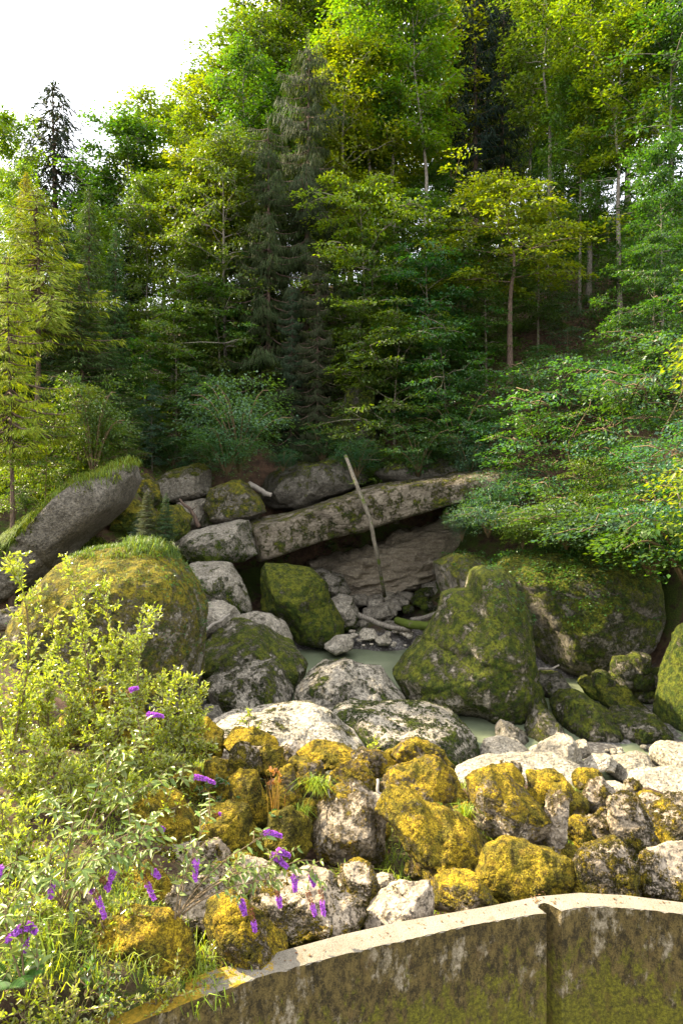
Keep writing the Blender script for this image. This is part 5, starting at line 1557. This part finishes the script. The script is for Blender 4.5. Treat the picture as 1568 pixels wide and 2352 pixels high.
willow("leafy weeds in front of the pale dappled stone", gp(150, 6.6), [P(100, 1960, 6.8), P(160, 1940, 6.9), P(200, 1990, 6.7), P(60, 2000, 6.6), P(240, 2010, 6.7)], 21, .9, .06, 11)
willow("leafy weeds left of the orange cushion stone", gp(60, 6.0), [P(10, 2040, 6.2), P(70, 2050, 6.2), P(110, 2090, 6.1), P(-20, 2100, 6.0), P(40, 2110, 6.0), P(140, 2060, 6.2)], 22, .9, .06, 11)
willow("leafy weeds under the left drooping spikes", gp(250, 6.2), [P(220, 2070, 6.3), P(280, 2080, 6.3), P(320, 2100, 6.2), P(190, 2090, 6.2)], 23, .8, .055, 10)
willow("leafy weeds before the rust gold stone", gp(300, 5.7), [P(240, 2260, 5.7), P(300, 2250, 5.7), P(360, 2255, 5.7), P(410, 2270, 5.8), P(270, 2290, 5.6)], 24, .9, .05, 10)
willow("leafy weeds crowning the broad dark moss stone", gp(330, 8.9), [P(290, 1830, 9.1), P(340, 1820, 9.2), P(390, 1830, 9.2), P(430, 1850, 9.1), P(250, 1850, 9)], 25, .8, .06, 9)
willow("bramble sprig over the egg shaped stone", P(478, 1820, 9.9), [P(520, 1800, 9.8), P(490, 1800, 9.8), P(450, 1810, 9.8), P(510, 1850, 9.7)], 16, .7, .07, 8, None, (.055, .115, .02, 1))


# ------------------------------------------------------------------ butterfly bushes
def flower(root, base, d, L, r, brown=0.0):
    rg = np.random.default_rng(int(abs(base[0] * 977 + base[2] * 331)) + 3)

    def cone(mb, f0, f1, rr, n, size):
        f = rg.uniform(f0, f1, n)
        a = rg.uniform(0, 2 * PI, n)
        dd = unit(np.asarray(d, float))
        s = unit(np.cross(dd, [0.3, 1, .2]))
        t = np.cross(dd, s)
        ax = np.asarray(base) + dd * (f * L)[:, None] + np.array([0, 0, -1.0]) * (L * .22 * f ** 2)[:, None]
        rad = rr * (1 - f * .72) * np.minimum(1, (f + .05) * 6)
        o = s * np.cos(a)[:, None] + t * np.sin(a)[:, None]
        pos = ax + o * (rad * rg.uniform(.5, 1, n))[:, None]
        mb.leaves(pos, unit(o + dd * .4 + rg.normal(0, .4, (n, 3))), unit(rg.normal(0, 1, (n, 3)) + o), size * rg.uniform(.7, 1.3, n), size * 1.0)
    m_ = MB()
    cone(m_, brown, 1.0, r, int(340 * (1 - brown)) + 50, .018)
    f = m_.build("flower_spike", M_PURPLE, root, color=(.44, .13, .58, 1))
    if brown > .05:
        m_ = MB()
        cone(m_, 0, brown, r * .85, int(220 * brown), .013)
        m_.build("faded_floret", M_PURPLE, f, color=(.20, .075, .03, 1))


def buddleja(label, foot, stems, seed, ls=.125):
    """stems: list of (tip, sag, flowers [(point, direction, length, brown)])"""
    rg = np.random.default_rng(seed)
    foot = np.asarray(foot, float)
    root = empty("butterfly_bush", foot)
    S_, Lf = MB(), MB()

    def leafy(tp, f0, ls, step=.075):
        Ln = np.linalg.norm(np.diff(tp, axis=0), axis=1).sum()
        n = max(2, int(Ln * (1 - f0) / step))
        k = np.linspace(0, 1, len(tp))
        for j in range(n):
            f = f0 + (1 - f0) * (j + .5) / n
            c = np.array([np.interp(f, k, tp[:, i]) for i in range(3)])
            tg = unit(np.array([np.interp(min(1, f + .08), k, tp[:, i]) for i in range(3)]) - c + 1e-6)
            s = unit(np.cross(tg, [0, 0, 1.0]) + rg.normal(0, .25, 3))
            for sg in (-1, 1):
                d = unit(tg * .55 + s * sg + np.array([0, 0, -.35]) + rg.normal(0, .22, 3))
                L = ls * rg.uniform(.5, 1.15)
                nr = unit(np.array([0, -.25, 1.0]) + s * sg * .3 + rg.normal(0, .3, 3))
                Lf.leaves([c], [d], [nr], L, L * .33, .12, True)
                if rg.random() < .6:
                    Lf.leaves([c], [unit(d + tg * .8)], [nr], L * .5, L * .17, .12, True)

    for tip, sag, fl in stems:
        e = np.asarray(tip) - foot
        Ln = np.linalg.norm(e)
        st = bez((rg.normal(0, .04), rg.normal(0, .04), 0), e, np.asarray(sag, float), 16)
        S_.tube(st, np.linspace(.009, .003, 16), 6)
        leafy(st, .30, ls)
        for q in range(int(3 + Ln * 4)):
            f = rg.uniform(.35, .97)
            b0 = np.array([np.interp(f, np.linspace(0, 1, 16), st[:, i]) for i in range(3)])
            dr = unit(unit(e) * .8 + rg.normal(0, .6, 3) + np.array([0, 0, .1]))
            tp = bez(b0, b0 + dr * rg.uniform(.14, .32), (0, 0, .03), 6)
            S_.tube(tp, np.linspace(.005, .002, 6), 4)
            leafy(tp, .15, ls * .8, .06)
        for (pt, d, L, br) in fl:
            pt = np.asarray(pt) - foot
            dist = np.linalg.norm(st - pt, axis=1)
            a0 = st[int(np.argmin(dist))]
            if np.linalg.norm(pt - a0) > .02:
                tp = bez(a0, pt, (0, 0, .05), 6)
                S_.tube(tp, np.linspace(.005, .003, 6), 4)
                leafy(tp, .2, ls * .75, .07)
            flower(root, pt, d, L * 1.05, .028, br)
    S_.build("stem", M_TWIG, root, True)
    Lf.build("foliage", M_BUDD, root, color=(.145, .20, .03, 1))
    tag(root, label, "bush", "purple flowering butterfly bushes")


Yf = 6.2
f_ = lambda u, v, Y=Yf: P(u, v, Y)
buddleja("butterfly bush arching right from a bare stem over pale stones", f_(405, 2110, 6.1), [
    (f_(620, 1915, 6.7), (-.10, 0, .04), [(f_(605, 1912, 6.7), (1, .1, -.05), .17, 0)]),
    (f_(660, 1985, 6.5), (-.05, 0, .12), [(f_(622, 1962, 6.5), (1, -.1, -.5), .17, 0), (f_(635, 1955, 6.5), (1, 0, -.15), .12, 0)]),
    (f_(720, 2005, 6.6), (0, 0, .22), [(f_(715, 2008, 6.6), (.3, 0, -1), .09, 0), (f_(735, 2035, 6.6), (.15, 0, -1), .22, .55), (f_(705, 2045, 6.55), (.4, 0, -1), .20, .6), (f_(675, 2010, 6.5), (.1, 0, -1), .12, 0)]),
    (f_(640, 2035, 6.35), (0, 0, .12), [(f_(635, 2040, 6.35), (.25, 0, -1), .14, .5), (f_(575, 2085, 6.2), (.25, 0, -1), .17, .6), (f_(552, 2068, 6.2), (.4, 0, -1), .11, 0)]),
    (f_(455, 1955, 6.3), (-.05, 0, .0), [(f_(450, 1972, 6.3), (-.05, 0, -1), .16, 0)]),
    (f_(485, 1868, 6.8), (-.04, 0, .03), [(f_(490, 1878, 6.8), (.6, 0, .5), .08, 1.0)]),
], 1, .115)
buddleja("butterfly bush at left with drooping purple and rusty flower spikes", f_(150, 2080, 6.0), [
    (f_(330, 2010, 6.2), (0, 0, .32), [(f_(322, 1998, 6.2), (.5, 0, -.85), .24, .5), (f_(345, 1995, 6.25), (.7, 0, -.5), .10, .3)]),
    (f_(262, 1985, 6.1), (0, 0, .2), [(f_(266, 1990, 6.1), (-.45, 0, -1), .13, 0), (f_(232, 2015, 6.05), (.5, 0, -.6), .11, .6)]),
    (f_(215, 2030, 5.9), (0, 0, .14), [(f_(214, 2040, 5.9), (.45, 0, -.9), .22, .35), (f_(198, 2036, 5.9), (.8, 0, -.4), .06, 0)]),
    (f_(120, 2020, 5.7), (-.05, 0, .1), [(f_(118, 2030, 5.7), (0, 0, -1), .09, 0)]),
    (f_(370, 1893, 6.6), (-.1, 0, .12), [(f_(352, 1897, 6.6), (1, 0, -.2), .10, .4)]),
    (f_(400, 1925, 6.4), (-.02, 0, .2), []),
    (f_(10, 1990, 5.6), (0, 0, .1), [(f_(6, 1990, 5.6), (-.4, 0, -.8), .08, 0)]),
    (f_(170, 1880, 6.3), (0, 0, .05), []),
], 2, .135)
buddleja("butterfly bush reaching far right with one sideways purple spike", P(190, 1930, 7.6), [
    (P(445, 1786, 7.9), (-.05, 0, .22), [(P(440, 1784, 7.9), (1, 0, -.06), .26, 0)]),
    (P(330, 1700, 8.0), (-.05, 0, .1), [(P(336, 1642, 8.2), (1, 0, .12), .2, 0), (P(290, 1590, 8.2), (.8, 0, .5), .16, .3)]),
    (P(260, 1740, 7.8), (0, 0, .06), []),
    (P(300, 1830, 7.5), (0, 0, .12), []),
    (P(100, 1830, 7.2), (0, 0, .1), []),
], 3, .15)
buddleja("butterfly bush in the lower left with a cluster of three spikes", P(70, 2270, 5.1), [
    (P(60, 2120, 5.2), (-.03, 0, .05), [(P(52, 2130, 5.2), (-.8, 0, -.5), .13, 0), (P(60, 2126, 5.2), (.8, 0, -.3), .08, 0), (P(56, 2138, 5.2), (.1, 0, -1), .13, .4)]),
    (P(80, 2180, 5.2), (.05, 0, .03), []),
    (P(20, 2080, 5.3), (-.06, 0, .08), []),
], 4, .13)

# ------------------------------------------------------------------ fern, little saplings
def fern(label, foot, n, L, seed, col):
    rg = np.random.default_rng(seed)
    root = empty("fern", foot)
    for i in range(n):
        m_ = MB()
        az = i * 2 * PI / n + rg.uniform(-.3, .3)
        d = np.array([math.cos(az), math.sin(az), 0])
        s = np.array([-d[1], d[0], 0])
        st = bez((0, 0, 0), d * L * .8 + np.array([0, 0, L * .35]), (0, 0, L * .22), 14)
        m_.tube(st, np.linspace(.004, .001, 14), 4)
        k = np.linspace(0, 1, 14)
        for f in np.linspace(.12, .98, 20):
            c = np.array([np.interp(f, k, st[:, j]) for j in range(3)])
            for sg in (-1, 1):
                ln = L * .30 * math.sin(PI * (.12 + .86 * f)) ** .8
                m_.leaves([c], [s * sg + d * .35 + np.array([0, 0, -.12])], [np.array([0, 0, 1.0]) + d * .1], ln, ln * .26, .05, True)
        m_.build("frond", M_LEAF, root, color=col)
    tag(root, label, "fern")


fern("green fern in the lower left corner", P(30, 2265, 5.15), 7, .32, 1, (.06, .13, .02, 1))
fern("small fern under the grey capped green stone", P(560, 1835, 9.6), 6, .2, 2, (.05, .12, .02, 1))
fern("small fern below the deep green shaded stone", P(640, 1878, 9.0), 6, .17, 3, (.05, .12, .02, 1))

root = None
for (u, v, Y, vt, lb, c) in [(198, 1282, 18.0, 1240, "blue green spruce seedling on the huge boulder's shoulder", (.03, .06, .04, 1)), (324, 1232, 18.6, 1205, "bushy dark seedling among grass on the huge boulder", (.03, .065, .02, 1)), (267, 1234, 18.4, 1204, "thin bare stemmed seedling on the huge boulder", (.07, .08, .03, 1))]:
    V, N = ROCKS["J"]
    x = (u - 784) / F * Y
    near = np.argmin((V[:, 0] - x) ** 2 + ((uvof(V)[1] - v) / F * Y) ** 2 + np.where(N[:, 2] > .2, 0, 9))
    q = V[near]
    tree("S3", 784 + q[0] / q[1] * F, q[1], VH + (CZ - q[2]) / q[1] * F - (v - vt) * 1.25, lb, c, "seedlings on the huge boulder", 1.6 if "blue" in lb else 1.0, "seedling", z=q[2] - .05)
